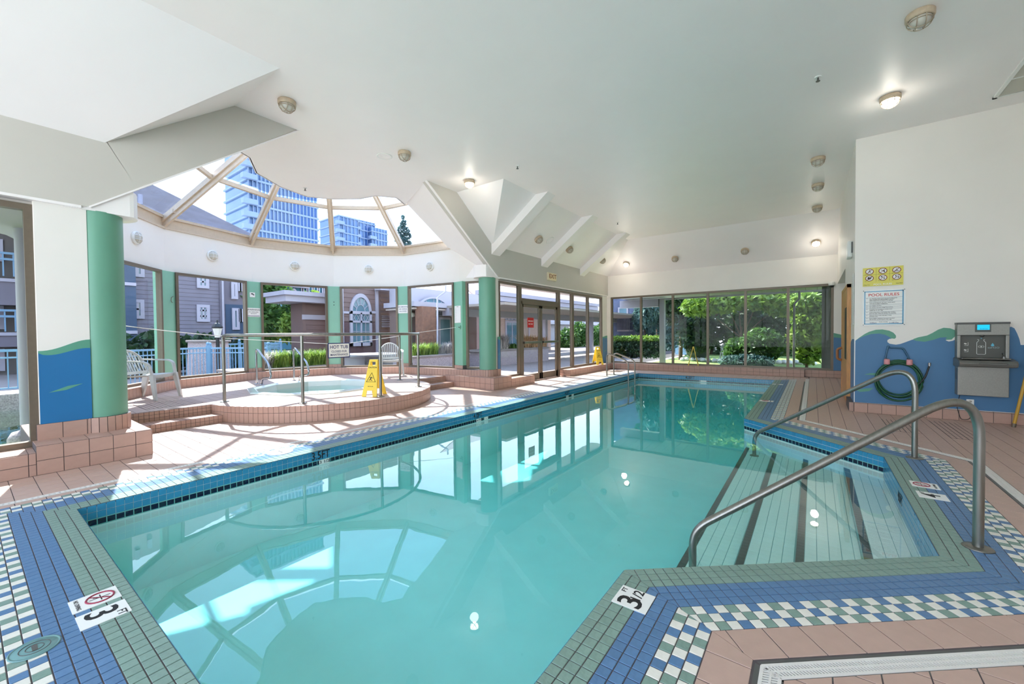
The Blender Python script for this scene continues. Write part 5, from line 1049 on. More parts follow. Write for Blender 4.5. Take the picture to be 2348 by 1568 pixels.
def siding(e, m, y0, y1, z0, z1, X, pitch, name='board', single=False, th=.02):
    """horizontal lapped boards on a wall facing +X"""
    k = 0; z = z0; allb = MB(); me = None
    while z < z1 - .01:
        h = min(pitch, z1 - z); b = allb if single else MB(); b.ext([(X - .01, 0, 0), (X + th, 0, 0), (X + .004, 0, h), (X - .01, 0, h)] if not single else [(X - .01, y0, z), (X + th, y0, z), (X + .004, y0, z + h), (X - .01, y0, z + h)], (0, y1 - y0, 0))
        if not single:
            if h == pitch and me: o = bpy.data.objects.new(name, me); COL.objects.link(o); o.parent = e
            else:
                o = b.build(name, m, e)
                if h == pitch: me = o.data
            o.location = (0, y0, z)
        z += pitch; k += 1
    if single: o = allb.build('siding', m, e); o['kind'] = 'stuff'
    return e
def hwin(e, x0, y0, x1, y1, X, cols=2, rows=2, fr=.09, name='window', arch=False):
    """house window: frame, pane and bars, on the plane x = X"""
    a = atX(x0, y0, X); c = atX(x1, y1, X); ya, yb = sorted((a.y, c.y)); za, zb = sorted((a.z, c.z)); b = MB()
    for p, q_ in (((ya + fr, za), (yb - fr, za + fr)), ((ya + fr, zb - fr), (yb - fr, zb)), ((ya, za), (ya + fr, zb)), ((yb - fr, za), (yb, zb))): b.box((X, p[0], p[1]), (X + .06, q_[0], q_[1]))
    w_ = b.build(name, trimw, e); b = MB(); b.box((X + .005, ya + fr, za + fr), (X + .02, yb - fr, zb - fr)); b.build('pane', dglass, w_)
    b = MB(); t = fr * .28
    for k in range(1, cols): y = ya + (yb - ya) * k / cols; b.box((X + .02, y - t, za + fr), (X + .04, y + t, zb - fr))
    for k in range(1, rows): z = za + (zb - za) * k / rows; b.box((X + .02, ya + fr, z - t), (X + .04, yb - fr, z + t))
    if cols > 1 or rows > 1: b.build('bars', trimw, w_)
    return w_
# ground ------------------------------------------------------------------
b = MB(); b.box((-60, 3.6, -.30), (-7.3, 60, -.06)); b.box((-60, 1.4, -.3), (-11.3, 3.6, -.06)); b.box((-60, -30, -.3), (-13.4, 1.4, -.06)); g = b.build('floor_courtyard', paving, None); struct(g, 'pale sunlit paving of the courtyard outside the rotunda', 'ground')
b = MB(); b.box((-5.9, 14.6, -.3), (30, 60, -.05)); g = b.build('floor_lawn', mat('lawn_green', (118, 140, 72), .9, noise=.3, nscale=18, bump=.4, bscale=60), None); struct(g, 'sunlit lawn beyond the far windows', 'ground')
b = MB(); b.box((-12.6, -30, -.85), (-6.4, .9, -.69)); g = b.build('floor_pond', mat('pond_bed', (168, 172, 116), .8, noise=.4, nscale=3), None); struct(g, 'pale green bed of the pond outside the left window', 'ground')
pd = water_body('pond_water', [(-12.5, -28), (-6.5, -28), (-6.5, .80), (-12.52, .80)], -.70, -.10, (.75, .88, .6), 1.0, .5); tag(pd, 'rippled green pond water outside the tall left window', 'water', kind='stuff')
# left: porch, post, railing, balconies ------------------------------------
e = empty('porch_post', (-8.3, 0, 0)); p = atX(63, 800, -8.3); e.location.y = p.y; tag(e, 'round white porch post with a ring base outside the left window', 'post'); b = MB(); b.cyl((0, 0, -.7), .085, 3.42, 20); b.build('shaft', trimw, e); b = MB(); b.lathe([(.085, 0), (.2, 0), (.2, .12), (.16, .2), (.085, .22)], (0, 0, -.12), 22); b.build('base', stone, e)
pr_ = MB(); ey = p.y
pr_.ext([(-6.5, -6, 2.72), (-6.5, .60, 2.72), (-10.2, .78, 2.72), (-9.7, .63, 2.72), (-9.49, .58, 2.72), (-9.15, .50, 2.72), (-8.93, .43, 2.72), (-8.82, .33, 2.72), (-8.75, 0, 2.72), (-8.75, -6, 2.72)], (0, 0, .3)); k = pr_.build('porch_soffit', trimw, None); tag(k, 'curved white porch soffit above the pond outside the left window', 'roof')
b = MB(); b.box((-13.4, -28, -1.0), (-12.5, 1.2, .22)); b.box((-13.4, 1.0, -1.0), (-11.3, 1.6, .0)); k = b.build('pond_kerb', stone, None); tag(k, 'speckled stone kerb along the far edge of the pond', 'kerb')
def railing(name, p0, p1, z0, z1, lab, m=fblue, pitch=.12, grp='light blue picket railings', posts=True, lim=300, group_only=False):
    e = empty(name, (p0[0], p0[1], 0)); tag(e, lab, 'fence', grp); d = Vector((p1[0] - p0[0], p1[1] - p0[1], 0)); L = d.length; d.normalize(); b = MB()
    for z in (z1 - .04, z1 - .18, z0 + .10): b.bar(d * 0 + Vector((0, 0, z)), d * L + Vector((0, 0, z)), .045, .05 if z > z1 - .1 else .03)
    b.build('rails', m, e); n = int(L / pitch); b = MB(); b.box((-.009, -.009, z0 + .08), (.009, .009, z1 - .05)); o = b.build('picket', m, e); o.location = tuple(d * .06)
    for i in range(1, min(n, lim)): c = o.copy(); COL.objects.link(c); c.location = tuple(d * (.06 + i * pitch))
    if posts:
        k = max(1, round(L / 1.5)); b = MB(); b.box((-.04, -.04, z0), (.04, .04, z1 + .04)); b.lathe([(0, z1 + .04), (.03, z1 + .05), (.045, z1 + .09), (.03, z1 + .13), (0, z1 + .14)], (0, 0, 0), 12); o = b.build('post', m, e)
        for i in range(1, k + 1): c = o.copy(); COL.objects.link(c); c.location = tuple(d * (L * i / k))
    return e
railing('picket_railing', (-12.7, -3.2), (-12.7, 1.15), .22, 1.10, 'light blue picket railing behind the pond in the left window')
bal = empty('balcony_building', (0, 0, 0)); tag(bal, 'dark grey three storey building with blue balconies outside the left window', 'building'); XB = -24
b = MB(); b.box((XB - 3, -9, -1), (XB - .6, 1.9, 10)); b.build('wall', sidD, bal)
for za, zb in ((640, 700), (762, 795)):
    a = atX(30, za, XB); c = atX(30, zb, XB); b = MB(); b.box((XB - .8, -9, c.z), (XB + .1, 1.7, a.z)); b.build('balcony_band', sidA, bal); b = MB(); b.box((XB - .8, -9, a.z - .12), (XB + .16, 1.72, a.z)); b.build('edge_trim', trimw, bal)
for zt, zb in ((582, 634), (712, 760)):
    a = atX(30, zt, XB); c = atX(30, zb, XB); b = MB()
    for z in (a.z, a.z - .22): b.bar((XB, -9, z), (XB, 1.65, z), .08, .08)
    r_ = b.build('balcony_rail', fblue, bal); b = MB(); b.box((XB - .02, 0, c.z), (XB + .02, .04, a.z)); o = b.build('picket', fblue, r_); o.location = (0, -9, 0)
    for i in range(1, 44): k = o.copy(); COL.objects.link(k); k.location = (0, -9 + i * .245, 0)
for x0, y0, x1, y1 in ((-30, 545, 8, 600), (-34, 675, 10, 755), (-30, 800, 12, 850)): hwin(bal, x0, y0, x1, y1, XB - .6, 2, 1, .12)
# grey apartment block with hip roof ----------------------------------------
ap = empty('apartment_building', (0, 0, 0)); tag(ap, 'grey clapboard apartment block with a shingled hip roof behind the blue fence', 'building'); XA = -21
ya = 1.9; yb = atX(503, 700, XA).y; yc = 8.0; zt = 5.65
b = MB(); b.box((XA - 8, ya, -.2), (XA - .01, yc + .3, zt)); b.build('wall', sidA, ap); siding(ap, sidA, ya + .9, yb, .0, zt, XA, .165, single=True)
a = atX(305, 700, XA); b = MB(); b.box((XA - .2, ya, 0), (XA + .5, a.y, zt)); nv = b.build('corner_bay', sidN, ap)
b = MB(); b.box((XA - .2, yb + .2, 0), (XA + .06, yc + .3, atX(530, 698, XA).z)); b.build('navy_wing', sidN, ap); b = MB(); b.box((XA, yb, 0), (XA + .09, yb + .18, zt)); b.build('corner_trim', sidA, ap)
b = MB(); p = atX(509, 700, XA); b.cyl((XA + .12, p.y, .6), .045, 5.0, 10); b.build('downpipe', trimw, ap)
for q_ in ((307, 596, 331, 636, 1, 1), (299, 686, 331, 731, 2, 2), (450, 630, 479, 662, 2, 2), (450, 698, 481, 738, 4, 3), (529, 645, 545, 686, 1, 1), (531, 706, 549, 756, 1, 1), (545, 645, 556, 668, 1, 1), (546, 708, 557, 738, 1, 1)): hwin(ap, q_[0], q_[1], q_[2], q_[3], XA + (.07 if q_[0] > 520 else .02), q_[4], q_[5], .12)
for z in (atX(295, 654, XA).z, atX(295, 762, XA).z): b = MB(); b.box((XA + .3, ya, z - .06), (XA + .56, a.y, z + .06)); b.build('band_trim', trimw, ap)
r0 = [(XA + .6, ya - 1.2, zt), (XA + .6, yc + .7, zt), (XA - 9, yc + .7, zt), (XA - 9, ya - 1.2, zt)]; rg = [(XA - 4.4, ya + 1.4, 8.7), (XA - 4.4, 5.3, 8.7)]
b = MB(); b.add(r0 + rg, [(0, 1, 5, 4), (1, 2, 5), (2, 3, 4, 5), (3, 0, 4), (3, 2, 1, 0)]); b.build('roof', shing, ap); b = MB(); b.bar((XA + .62, ya - 1.2, zt), (XA + .62, yc + .7, zt), .06, .16); b.build('gutter', trimw, ap)
for t in (.35, .62): b = MB(); p = Vector(r0[0]).lerp(Vector(rg[0]), t) * .5 + Vector(r0[1]).lerp(Vector(rg[1]), t) * .5; b.cyl(p, .08, .4, 10); b.build('roof_pipe', trimw, ap)
# blue fence with stone pillars, lamp ------------------------------------------
railing('picket_fence', (-13.6, 2.05), (-14.6, 4.45), -.06, 1.0, 'light blue picket fence outside the rotunda with ball finials, left run', pitch=.10)
railing('picket_fence', (-14.9, 4.6), (-13.2, 5.55), -.06, .98, 'light blue picket fence outside the rotunda, right run beside the pillars', pitch=.10)
railing('picket_fence', (-17.5, 4.9), (-17.0, 7.6), -.06, 1.05, 'distant light blue fence seen between the stone pillars and trees', pitch=.13)
for (px0, px1, X, lab) in ((434, 473, -15.6, 'left of two speckled stone gate pillars behind the blue fence'), (480, 520, -16.4, 'right of two speckled stone gate pillars behind the blue fence')):
    a = atX(px0, 782, X); c = atX(px1, 782, X); ym = (a.y + c.y) / 2; w_ = (c.y - a.y) / 2; e = empty('stone_pillar', (X, ym, -.06)); tag(e, lab, 'pillar', 'stone gate pillars'); b = MB(); h = a.z + .02
    b.add([(-w_ * 1.15, -w_ * 1.1, 0), (w_, -w_ * 1.1, 0), (w_, w_ * 1.1, 0), (-w_ * 1.1, w_ * 1.1, 0), (-w_, -w_ * .9, h), (w_ * .9, -w_ * .9, h), (w_ * .9, w_ * .9, h), (-w_, w_ * .9, h)], [(0, 3, 2, 1), (4, 5, 6, 7), (0, 1, 5, 4), (1, 2, 6, 5), (2, 3, 7, 6), (3, 0, 4, 7)]); b.build('shaft', stone, e)
    b = MB(); b.box((-w_ * 1.15, -w_ * 1.15, h), (w_ * 1.15, w_ * 1.15, h + .07)); b.build('cap', paving, e, bevel=.015)
p = atX(499, 775, -15.4); e = empty('lamp_post', (-15.4, p.y, -.06)); tag(e, 'black lamp post with a glass lantern beside the stone pillars', 'lamp'); zl = p.z + .06
b = MB(); b.cyl((0, 0, 0), .05, zl, 12); b.build('pole', M['black'], e); b = MB(); b.lathe([(.07, 0), (.13, .32), (.16, .33), (.16, .36), (.09, .46), (.03, .50), (.02, .58), (0, .60)], (0, 0, zl), 8, smooth=False); b.build('lantern_frame', M['black'], e); b = MB(); b.lathe([(.075, .02), (.135, .31)], (0, 0, zl), 8, smooth=False); b.build('lantern_glass', M['lens'], e)
e = empty('shrub', (-18.6, 0, 0)); tag(e, 'dark green shrubs along the foot of the grey building', 'shrub', 'shrubs outside the rotunda'); leaves('foliage', [(0, 3.0, .6, .9, .9, .9), (0, 4.3, .7, .8, .9, .9), (0, 5.5, .7, .7, .8, .7), (0, 6.6, .6, .7, .8, .7)], 2750, 0.140, DG, e, 3)
# trees beyond the fence ---------------------------------------------------------
pt = atX(640, 740, -22); tree('leafy_tree', (-22, pt.y - .9, 0), 4.6, [(0, -.5, 3.6, 1.3, 1.2, 1.4), (0, .6, 2.9, 1.2, 1.0, 1.2), (0, -1.2, 2.3, 1.0, .9, 1.1), (.3, .2, 1.9, 1.2, 1.3, .9), (0, -.2, 4.6, .9, .9, .9)], 4950, 0.175, MG, 'leafy green tree seen through the rotunda window behind the grasses', 'trees outside', seed=5)
tree('leafy_tree', (-20.5, pt.y + .7, 0), 3.6, [(0, .3, 2.4, 1.0, 1.0, 1.1), (0, -.6, 1.7, .9, .9, .8), (0, .8, 1.6, .8, .9, .8)], 3575, 0.158, LG, 'lighter bushy tree beside the brown pavilion', 'trees outside', seed=6)
# brown pavilion --------------------------------------------------------------
pv = empty('pavilion', (0, 0, 0)); tag(pv, 'low brown clapboard pavilion with a white fascia behind the grasses', 'building'); XP = -16.6
a = atX(694, 700, XP); c = atX(762, 700, XP); b = MB(); b.box((XP - 1, a.y, -.1), (XP - .01, c.y, 2.75)); b.build('wall', sidB, pv); siding(pv, sidB, a.y, c.y, -.06, 2.6, XP, .20)
z0 = atX(720, 733, XP).z; z1 = atX(720, 722, XP).z; b = MB(); b.box((XP, a.y - .04, z0), (XP + .05, c.y, z1)); b.build('belt_trim', trimw, pv); b = MB(); b.box((XP, a.y - .03, -.06), (XP + .03, a.y + .10, 2.7)); b.build('corner_trim', sidB, pv)
a2 = atX(652, 682, XP + .4); b = MB(); b.box((XP - 1.2, a2.y, 2.62), (XP + .5, c.y, 2.92)); b.box((XP - 1.3, a2.y - .1, 2.86), (XP + .62, c.y, 3.02)); b.build('roof_fascia', trimw, pv)
# house with the arched window -------------------------------------------------
ho = empty('arched_window_house', (0, 0, 0)); tag(ho, 'brown clapboard house with a tall white arched window and lattice panes', 'building'); XH = -15
a = atX(781, 700, XH); c = atX(907, 700, XH); b = MB(); b.box((XH - .9, a.y - .05, -.1), (XH - .01, c.y, 4.2)); b.build('wall', sidB, ho); ym = atX(868, 700, XH).y; siding(ho, sidB, a.y, ym, 1.86, 3.7, XH, .19); siding(ho, mat('dark_brick', (96, 70, 72), .8, noise=.4, nscale=30), a.y, ym, -.06, 1.84, XH, .075, single=True); siding(ho, mat('warm_brown_siding', (112, 86, 72), .6), ym + .1, c.y, -.06, 3.6, XH - .02, .2)  # boards past the downpipe are a warmer brown
def archwin(e, pxl, pxr, ytop, yspring, ybot, X, lattice=True, low=None):
    a = atX(pxl, yspring, X); c = atX(pxr, yspring, X); y0, y1 = a.y, c.y; zs = (a.z + c.z) / 2; zb = atX(pxl, ybot, X).z; ztp = atX((pxl + pxr) / 2, ytop, X).z; ym = (y0 + y1) / 2; ro = (y1 - y0) / 2; hz = (ztp - zs); f = .10
    def arc(r_, s_=1): k = (hz / ro); return [(ym - r_ * math.cos(R(t)), zs + r_ * k * math.sin(R(t))) for t in range(0, 181, 12)]
    o_, i_ = arc(ro), arc(ro - f); b = MB()
    for k in range(len(o_) - 1): b.ext([(X, *o_[k]), (X, *o_[k + 1]), (X, *i_[k + 1]), (X, *i_[k])], (.08, 0, 0))
    w_ = b.build('arched_frame', trimw, e); b = MB(); b.ext([(X + .01, y, z) for y, z in i_], (.01, 0, 0)); b.build('arched_pane', dglass, w_)
    b = MB(); b.tube([(X + .03, y, z) for y, z in arc(ro * .42)], .014, 6)
    for t in (30, 60, 90, 120, 150): b.bar((X + .03, ym - ro * .42 * math.cos(R(t)), zs + hz * .42 * math.sin(R(t))), (X + .03, ym - (ro - f) * math.cos(R(t)), zs + hz * (1 - f / ro) * math.sin(R(t))), .02, .024)
    b.build('fan_bars', trimw, w_)
    b = MB()
    for p, q_ in (((y0, zs - .06), (y1, zs + .06)), ((y0, zb), (y1, zb + .14)), ((y0, zb), (y0 + f, zs)), ((y1 - f, zb), (y1, zs)), ((ym - .03, zb), (ym + .03, zs))): b.box((X, p[0], p[1]), (X + .08, q_[0], q_[1]))
    if lattice: zl = zs - (zs - zb) * .27; b.box((X, y0, zl - .04), (X + .08, y1, zl + .04))
    w2 = b.build('window', trimw, e); b = MB(); b.box((X + .01, y0 + f, zb + .1), (X + .02, y1 - f, zs)); b.build('pane', dglass, w2)
    if lattice:
        b = MB()
        for s0, s1 in ((y0 + f, ym - .03), (ym + .03, y1 - f)):
            for k in range(2):
                u0 = s0 + (s1 - s0) * k / 2; u1 = s0 + (s1 - s0) * (k + 1) / 2; b.bar((X + .04, u0, zl), (X + .04, u1, zs - .06), .014, .016); b.bar((X + .04, u1, zl), (X + .04, u0, zs - .06), .014, .016)
            um = (s0 + s1) / 2; b.bar((X + .04, um, zb + .1), (X + .04, um, zl), .02, .022); b.bar((X + .04, s0, (zb + zl) / 2 + .1), (X + .04, s1, (zb + zl) / 2 + .1), .02, .022)
        b.build('lattice_bars', trimw, w2)
archwin(ho, 801, 850, 673, 717, 794, XH + .02)
for px0, px1 in ((781, 801), (850, 868)): PXb('belt_trim', trimw, ho, px0, 713, px1, 719, XH + .06, .07)
for px0, px1 in ((785, 790), (861, 870)): PXb('corner_trim', trimw, ho, px0, 640, px1, 815, XH + .07, .08)
PXb('roof_fascia', trimw, ho, 872, 660, 912, 668, XH + .5, .4)
for k in range(7): PXb('blind_slat', trimw, ho, 876, 724 + k * 4, 903, 726 + k * 4, XH + .03, .03)
# covered entrance -------------------------------------------------------------
en = empty('entrance_house', (0, 0, 0)); tag(en, 'brown house front with two arched door frames behind a wooden column', 'building'); XE2 = -13.6
a = atX(938, 700, XE2); c = atX(1092, 700, XE2); b = MB(); b.box((XE2 - .9, a.y - .3, -.1), (XE2 - .01, c.y, 2.35)); b.build('wall', sidB, en); siding(en, sidB, a.y - .2, c.y, -.06, 2.3, XE2, .17, single=True)
b = MB(); b.box((XE2 - .9, a.y - .5, 2.32), (XE2 + .9, c.y + .4, 2.38)); b.build('soffit', mat('cream_soffit', (196, 184, 178), .6), en); b = MB(); b.box((XE2 - .9, a.y - .3, 2.38), (XE2 - .1, c.y + .3, 3.3)); b.box((XE2 - .9, a.y - .6, 2.42), (XE2 + 1.0, c.y + .5, 2.62)); b.build('roof_fascia', trimw, en)
archwin(en, 951, 1033, 681, 720, 722, XE2 + .02, lattice=False)
for px0, px1 in ((952, 970), (1004, 1032)):
    b = MB(); a = atX(px0, 727, XE2); c = atX(px1, 812, XE2); b.box((XE2, a.y, c.z), (XE2 + .08, c.y, a.z)); d_ = b.build('house_door', trimw, en); b = MB(); b.box((XE2 + .06, a.y + .08, c.z + .1), (XE2 + .09, c.y - .08, a.z - .1)); b.build('pane', dglass, d_)
for px in (946, 1036): p = atX(px, 722, XE2 + .2); b = MB(); b.lathe([(0, -.1), (.08, -.07), (.1, 0), (.08, .07), (0, .1)], p, 14); b.build('globe_lamp', M['lens'], en)
p = atX(984, 740, -12.4); q_ = atX(967, 740, -12.4); b = MB(); w_ = abs(p.y - q_.y) * .95; b.box((-12.8, p.y - w_, -.06), (-12.4, p.y + w_, 2.42)); k = b.build('wooden_column', mat('rust_wood', (124, 84, 64), .6, noise=.35, nscale=14), None); tag(k, 'broad weathered wooden column in front of the arched entrance', 'column')
b = MB(); P1 = lambda px, py: atX(px, py, -12.0); b.tube([P1(1022, 655), P1(1022, 668), P1(1003, 682), P1(1003, 805)], .035, 10); k = b.build('downpipe', trimw, None); tag(k, 'white angled rain downpipe in front of the arched entrance', 'pipe')
# planters and grasses ------------------------------------------------------------
def planter(name, pts, z0, z1, lab, th=.3):
    e = empty(name, (0, 0, 0)); tag(e, lab, 'planter', 'stone planters in the courtyard'); b = MB(); b.prism(pts, z0, z1); b.build('wall', stone, e); b = MB(); c = Vector((sum(p[0] for p in pts) / len(pts), sum(p[1] for p in pts) / len(pts))); b.prism([tuple(c + (Vector(p) - c) * 1.04) for p in pts], z1, z1 + .06); b.build('capping', paving, e); return e
a = atX(590, 830, -12.6); c = atX(760, 830, -12.6); planter('planter', [(-12.6, a.y - .6), (-12.6, c.y), (-13.6, c.y), (-13.6, a.y - .6)], -.06, .30, 'low stone planter with lime grasses behind the hot tub grab rails')
for i, (px, m, sd_) in enumerate(((608, SG, 1), (632, YG, 2), (652, YG, 3), (676, MG, 4), (704, YG, 5), (726, YG, 6), (745, YG, 7))):
    p = atX(px, 830, -12.9); e = empty('ornamental_grass', (-12.9, p.y, .34)); tag(e, ['silvery feathery plant at the left end of the grass planter', 'lime grass clump left of the middle post', 'bright lime grass clump beside the middle post', 'low green clump just right of the middle rail post', 'lime grass clump behind the right grab rail', 'tall lime grass clump at the right of the planter', 'last lime grass clump at the planter end'][i], 'plant', 'grass clumps in the planter'); blades('blades', (0, 0, 0), .2, .2, 260, .58, m, e, sd_, .7, .014)
a = atX(780, 830, -11.2); c = atX(832, 830, -11.2); planter('planter', [(-11.2, a.y - .3), (-11.2, c.y), (-12.0, c.y), (-12.0, a.y - .3)], -.06, .26, 'low stone bench wall left of the white table')
a = atX(938, 830, -11.0); c = atX(1046, 830, -11.0); planter('planter', [(-10.9, a.y - .3), (-10.9, c.y + .6), (-12.0, c.y + .6), (-12.0, a.y - .3)], -.06, .50, 'stone planter with lime grass below the arched entrance')
for i, (px, m) in enumerate(((952, YG), (972, YG), (992, YG), (1018, SG), (1036, SG))):
    p = atX(px, 800, -11.4); e = empty('ornamental_grass', (-11.4, p.y, .55)); tag(e, ['lime grass clump left of the right end posts', 'lime grass clump right of the grey chair', 'small lime clump at the column foot', 'silvery dry clump right of the downpipe', 'silvery dry clump by the notice pilaster'][i], 'plant', 'grass clumps in the planter'); blades('blades', (0, 0, 0), .2, .22, 240, .5, m, e, 20 + i, .7, .014)
# white table outside
p = atX(845, 812, -10.9); e = empty('garden_table', (-10.7, p.y, -.06)); tag(e, 'white six sided garden table in the sun outside the rotunda', 'table'); z = p.z + .02; b = MB(); b.prism([(.95 * math.cos(R(t)), .95 * math.sin(R(t))) for t in range(10, 360, 60)], z, z + .06); b.build('table_top', trimw, e); b = MB(); b.prism([(.8 * math.cos(R(t)), .8 * math.sin(R(t))) for t in range(10, 360, 60)], z - .28, z); b.build('apron', trimw, e); b = MB()
for t in range(10, 360, 60): b = MB(); b.cyl((.75 * math.cos(R(t)), .75 * math.sin(R(t)), 0), .035, z - .2, 10); b.build('leg', trimw, e)
# courtyard walkway seen through the door windows -------------------------------------------
XW2 = -17.5; wk = empty('walkway_house', (0, 0, 0)); tag(wk, 'low house with lattice window and white eaves beyond the glass doors', 'building')
a = atX(1141, 700, XW2); c = atX(1262, 700, XW2); b = MB(); b.box((XW2 - 1, a.y - 1.2, -.1), (XW2 - .01, c.y, 3.3)); b.build('wall', sidB, wk); siding(wk, mat('tan_siding', (176, 152, 138), .6, noise=.1), a.y - 1, c.y, -.06, 3.2, XW2, .3); hwin(wk, 1158, 735, 1189, 800, XW2 + .02, 2, 1, .14)
a = atX(1158, 717, XW2 + .03); c = atX(1189, 734, XW2 + .03); b = MB()
for k in range(4):
    u0 = a.y + (c.y - a.y) * k / 4; u1 = a.y + (c.y - a.y) * (k + 1) / 4; b.bar((XW2 + .06, u0, c.z), (XW2 + .06, u1, a.z), .03, .035); b.bar((XW2 + .06, u1, c.z), (XW2 + .06, u0, a.z), .03, .035)
for z in (a.z, c.z): b.bar((XW2 + .06, a.y, z), (XW2 + .06, c.y, z), .05, .06)
b.build('lattice_panel', trimw, wk); b = MB(); b.box((XW2 + .02, a.y, c.z), (XW2 + .03, c.y, a.z)); b.build('pane', dglass, wk)
for k, (yt, yb_) in enumerate(((668, 678), (678, 690), (690, 702))): a = atX(1141, yt, -15.5); c = atX(1141, yb_, -15.5); c2 = atX(1262, 700, -15.5); b = MB(); b.box((-15.5 - .5, a.y - 1.5, c.z), (-15.5 + .05 + .08 * (2 - k), c2.y + 8, a.z - .02)); b.build('eaves_board', trimw, wk)
b = MB(); a = atX(1141, 655, -15.4); c = atX(1262, 700, -15.5); b.ext([(-15.3, a.y - 1.5, 2.98), (-15.3, c.y + 9, 2.98), (-19.0, c.y + 9, 5.8), (-19.0, a.y - 1.5, 5.8)], (0, 0, .08)); b.build('roof', mat('pink_shingle', (190, 164, 162), .8, noise=.4, nscale=6), wk)
p = atX(1213, 740, XW2 + .2); b = MB(); b.cyl((XW2 + .2, p.y, 0), .05, 2.6, 10); b.build('downpipe', trimw, wk); p = atX(1219, 727, XW2 + .2); b = MB(); b.lathe([(0, -.1), (.09, -.06), (.11, 0), (.09, .06), (0, .1)], p, 14); b.build('globe_lamp', M['lens'], wk)
cw = empty('covered_walkway', (0, 0, 0)); tag(cw, 'white beamed walkway roof on square white posts beyond the glass doors', 'roof'); a = atX(1100, 715, -12.5); c = atX(1375, 700, -12.5)
b = MB(); b.box((-12.9, a.y - 2, 2.10), (-12.5, c.y + 6, 2.42)); b.build('beam', trimw, cw); b = MB(); b.box((-13.0, a.y - 2, 2.42), (-9.5, c.y + 6, 2.52)); b.build('soffit', mat('taupe_soffit', (150, 140, 132), .7), cw)  # walkway soffit in taupe, beam in the trim colour
for px in (1250, 1356): p = atX(px, 750, -12.6); b = MB(); b.box((-12.75, p.y - .12, -.06), (-12.5, p.y + .12, 2.1)); b.build('post', trimw, cw)
pa = atX(1141, 830, -11.0); pb_ = atX(1258, 830, -11.0); planter('planter', [(-10.9, pa.y - 1), (-10.7, pb_.y - .5), (-11.2, pb_.y), (-12.2, pb_.y), (-12.2, pa.y - 1)], -.06, .56, 'high speckled stone planter with straw grass beyond the glass doors')
for i, (px, m, h) in enumerate(((1150, SG, .85), (1172, MG, .3), (1203, GY, .75), (1222, GY, .7), (1240, GY, .65))):
    p = atX(px, 800, -11.4); e = empty('ornamental_grass', (-11.4, p.y, .6)); tag(e, ['pale feathery plant by the narrow blue pier outside', 'low green plant under the lattice window', 'straw coloured grass clump behind the left glass door', 'straw coloured grass clump between the two glass doors', 'straw coloured grass clump behind the right glass door'][i], 'plant', 'grass clumps in the planter'); blades('blades', (0, 0, 0), .3, .3, 300, h, m, e, 40 + i, .7, .016)
e = empty('hedge', (-19, 0, 0)); tag(e, 'dense green hedge and shrubs beyond the windows right of the doors', 'hedge'); pc_ = atX(1330, 760, -19); leaves('foliage', [(0, pc_.y - 2.5, .7, 1, 1.6, 1.1), (0, pc_.y, 1.0, 1, 1.6, 1.4), (0, pc_.y + 2.5, .9, 1, 1.7, 1.2), (0, pc_.y + 5.5, 1.0, 1, 1.8, 1.3)], 4950, 0.210, MG, e, 9)
b = MB(); b.box((-24, pc_.y - 8, 0), (-23.5, pc_.y + 16, 3.2)); b.box((-23.5, pc_.y - 8, 2.3), (-22.7, pc_.y + 16, 2.6)); k = b.build('garage_house', trimw, None); tag(k, 'long pale house behind the green hedge', 'building')
# teal house and towers ---------------------------------------------------------------
te = empty('teal_house', (0, 0, 0)); tag(te, 'teal clapboard house with white windows above the brown pavilion roof', 'building'); XT = -40; a = atX(645, 680, XT); c = atX(775, 680, XT); b = MB(); b.box((XT - 6, a.y, 0), (XT, c.y + 4, 7.0)); b.build('wall', sidT, te)
archwin(te, 667, 680, 661, 672, 678, XT + .05, lattice=False)
for k in range(5): hwin(te, 690 + 12 * k, 658, 697 + 12 * k, 690, XT + .05, 1, 2, .18)
b = MB(); b.box((XT - 7, a.y - 1, 5.9), (XT + .6, a.y + 2.4, 6.2)); b.build('roof_fascia', trimw, te)
tg = mat('tower_glass', (88, 120, 160), .15, spec=.8, noise=.25, nscale=.06); ts = mat('tower_slab', (140, 154, 178), .6); td = mat('tower_dark_glass', (58, 94, 146), .15, noise=.2, nscale=.05)
def tower(name, px0, px1, ytop, D, lab, split=None, dz=3.2, cols=9):
    """slab tower facing the hall, D metres away along -X"""
    e = empty(name, (0, 0, 0)); tag(e, lab, 'tower', 'high-rise towers'); a = atX(px0, ytop, -D); c = atX(px1, ytop, -D); zt = max(a.z, c.z); b = MB(); b.box((-D - 14, a.y, 0), (-D, c.y, zt)); b.build('glass_body', tg, e)
    if split: s0 = a.y + (c.y - a.y) * split; b = MB(); b.box((-D - .2, s0, 0), (-D + .25, c.y, zt - 2)); b.build('dark_bay', td, e)
    n = int(zt / dz); b = MB(); b.box((-D - 14.3, a.y - .4, 0), (-D + .5, c.y + .4, .45)); o = b.build('floor_slab', ts, e); o.location.z = dz
    for k in range(2, n + 1): q_ = o.copy(); COL.objects.link(q_); q_.location.z = k * dz
    b = MB(); b.box((-D, -.12, 0), (-D + .35, .12, zt)); o = b.build('mullion', ts, e); o.location.y = a.y
    for k in range(1, cols + 1): q_ = o.copy(); COL.objects.link(q_); q_.location.y = a.y + (c.y - a.y) * k / cols
    for k in range(2, n, 2): b = MB() if k == 2 else b; 
    b = MB(); b.box((-D, -1.6, 0), (-D + 1.5, 1.6, 1.2)); bo = b.build('balcony', ts, e); bo.location = (0, a.y, dz)
    for k in range(2, n): q_ = bo.copy(); COL.objects.link(q_); q_.location = (0, a.y, k * dz)
    return e
tower('glass_tower', 566, 722, 300, 110, 'tall blue glass high-rise seen through the skylight', .62, 3.0, 18)
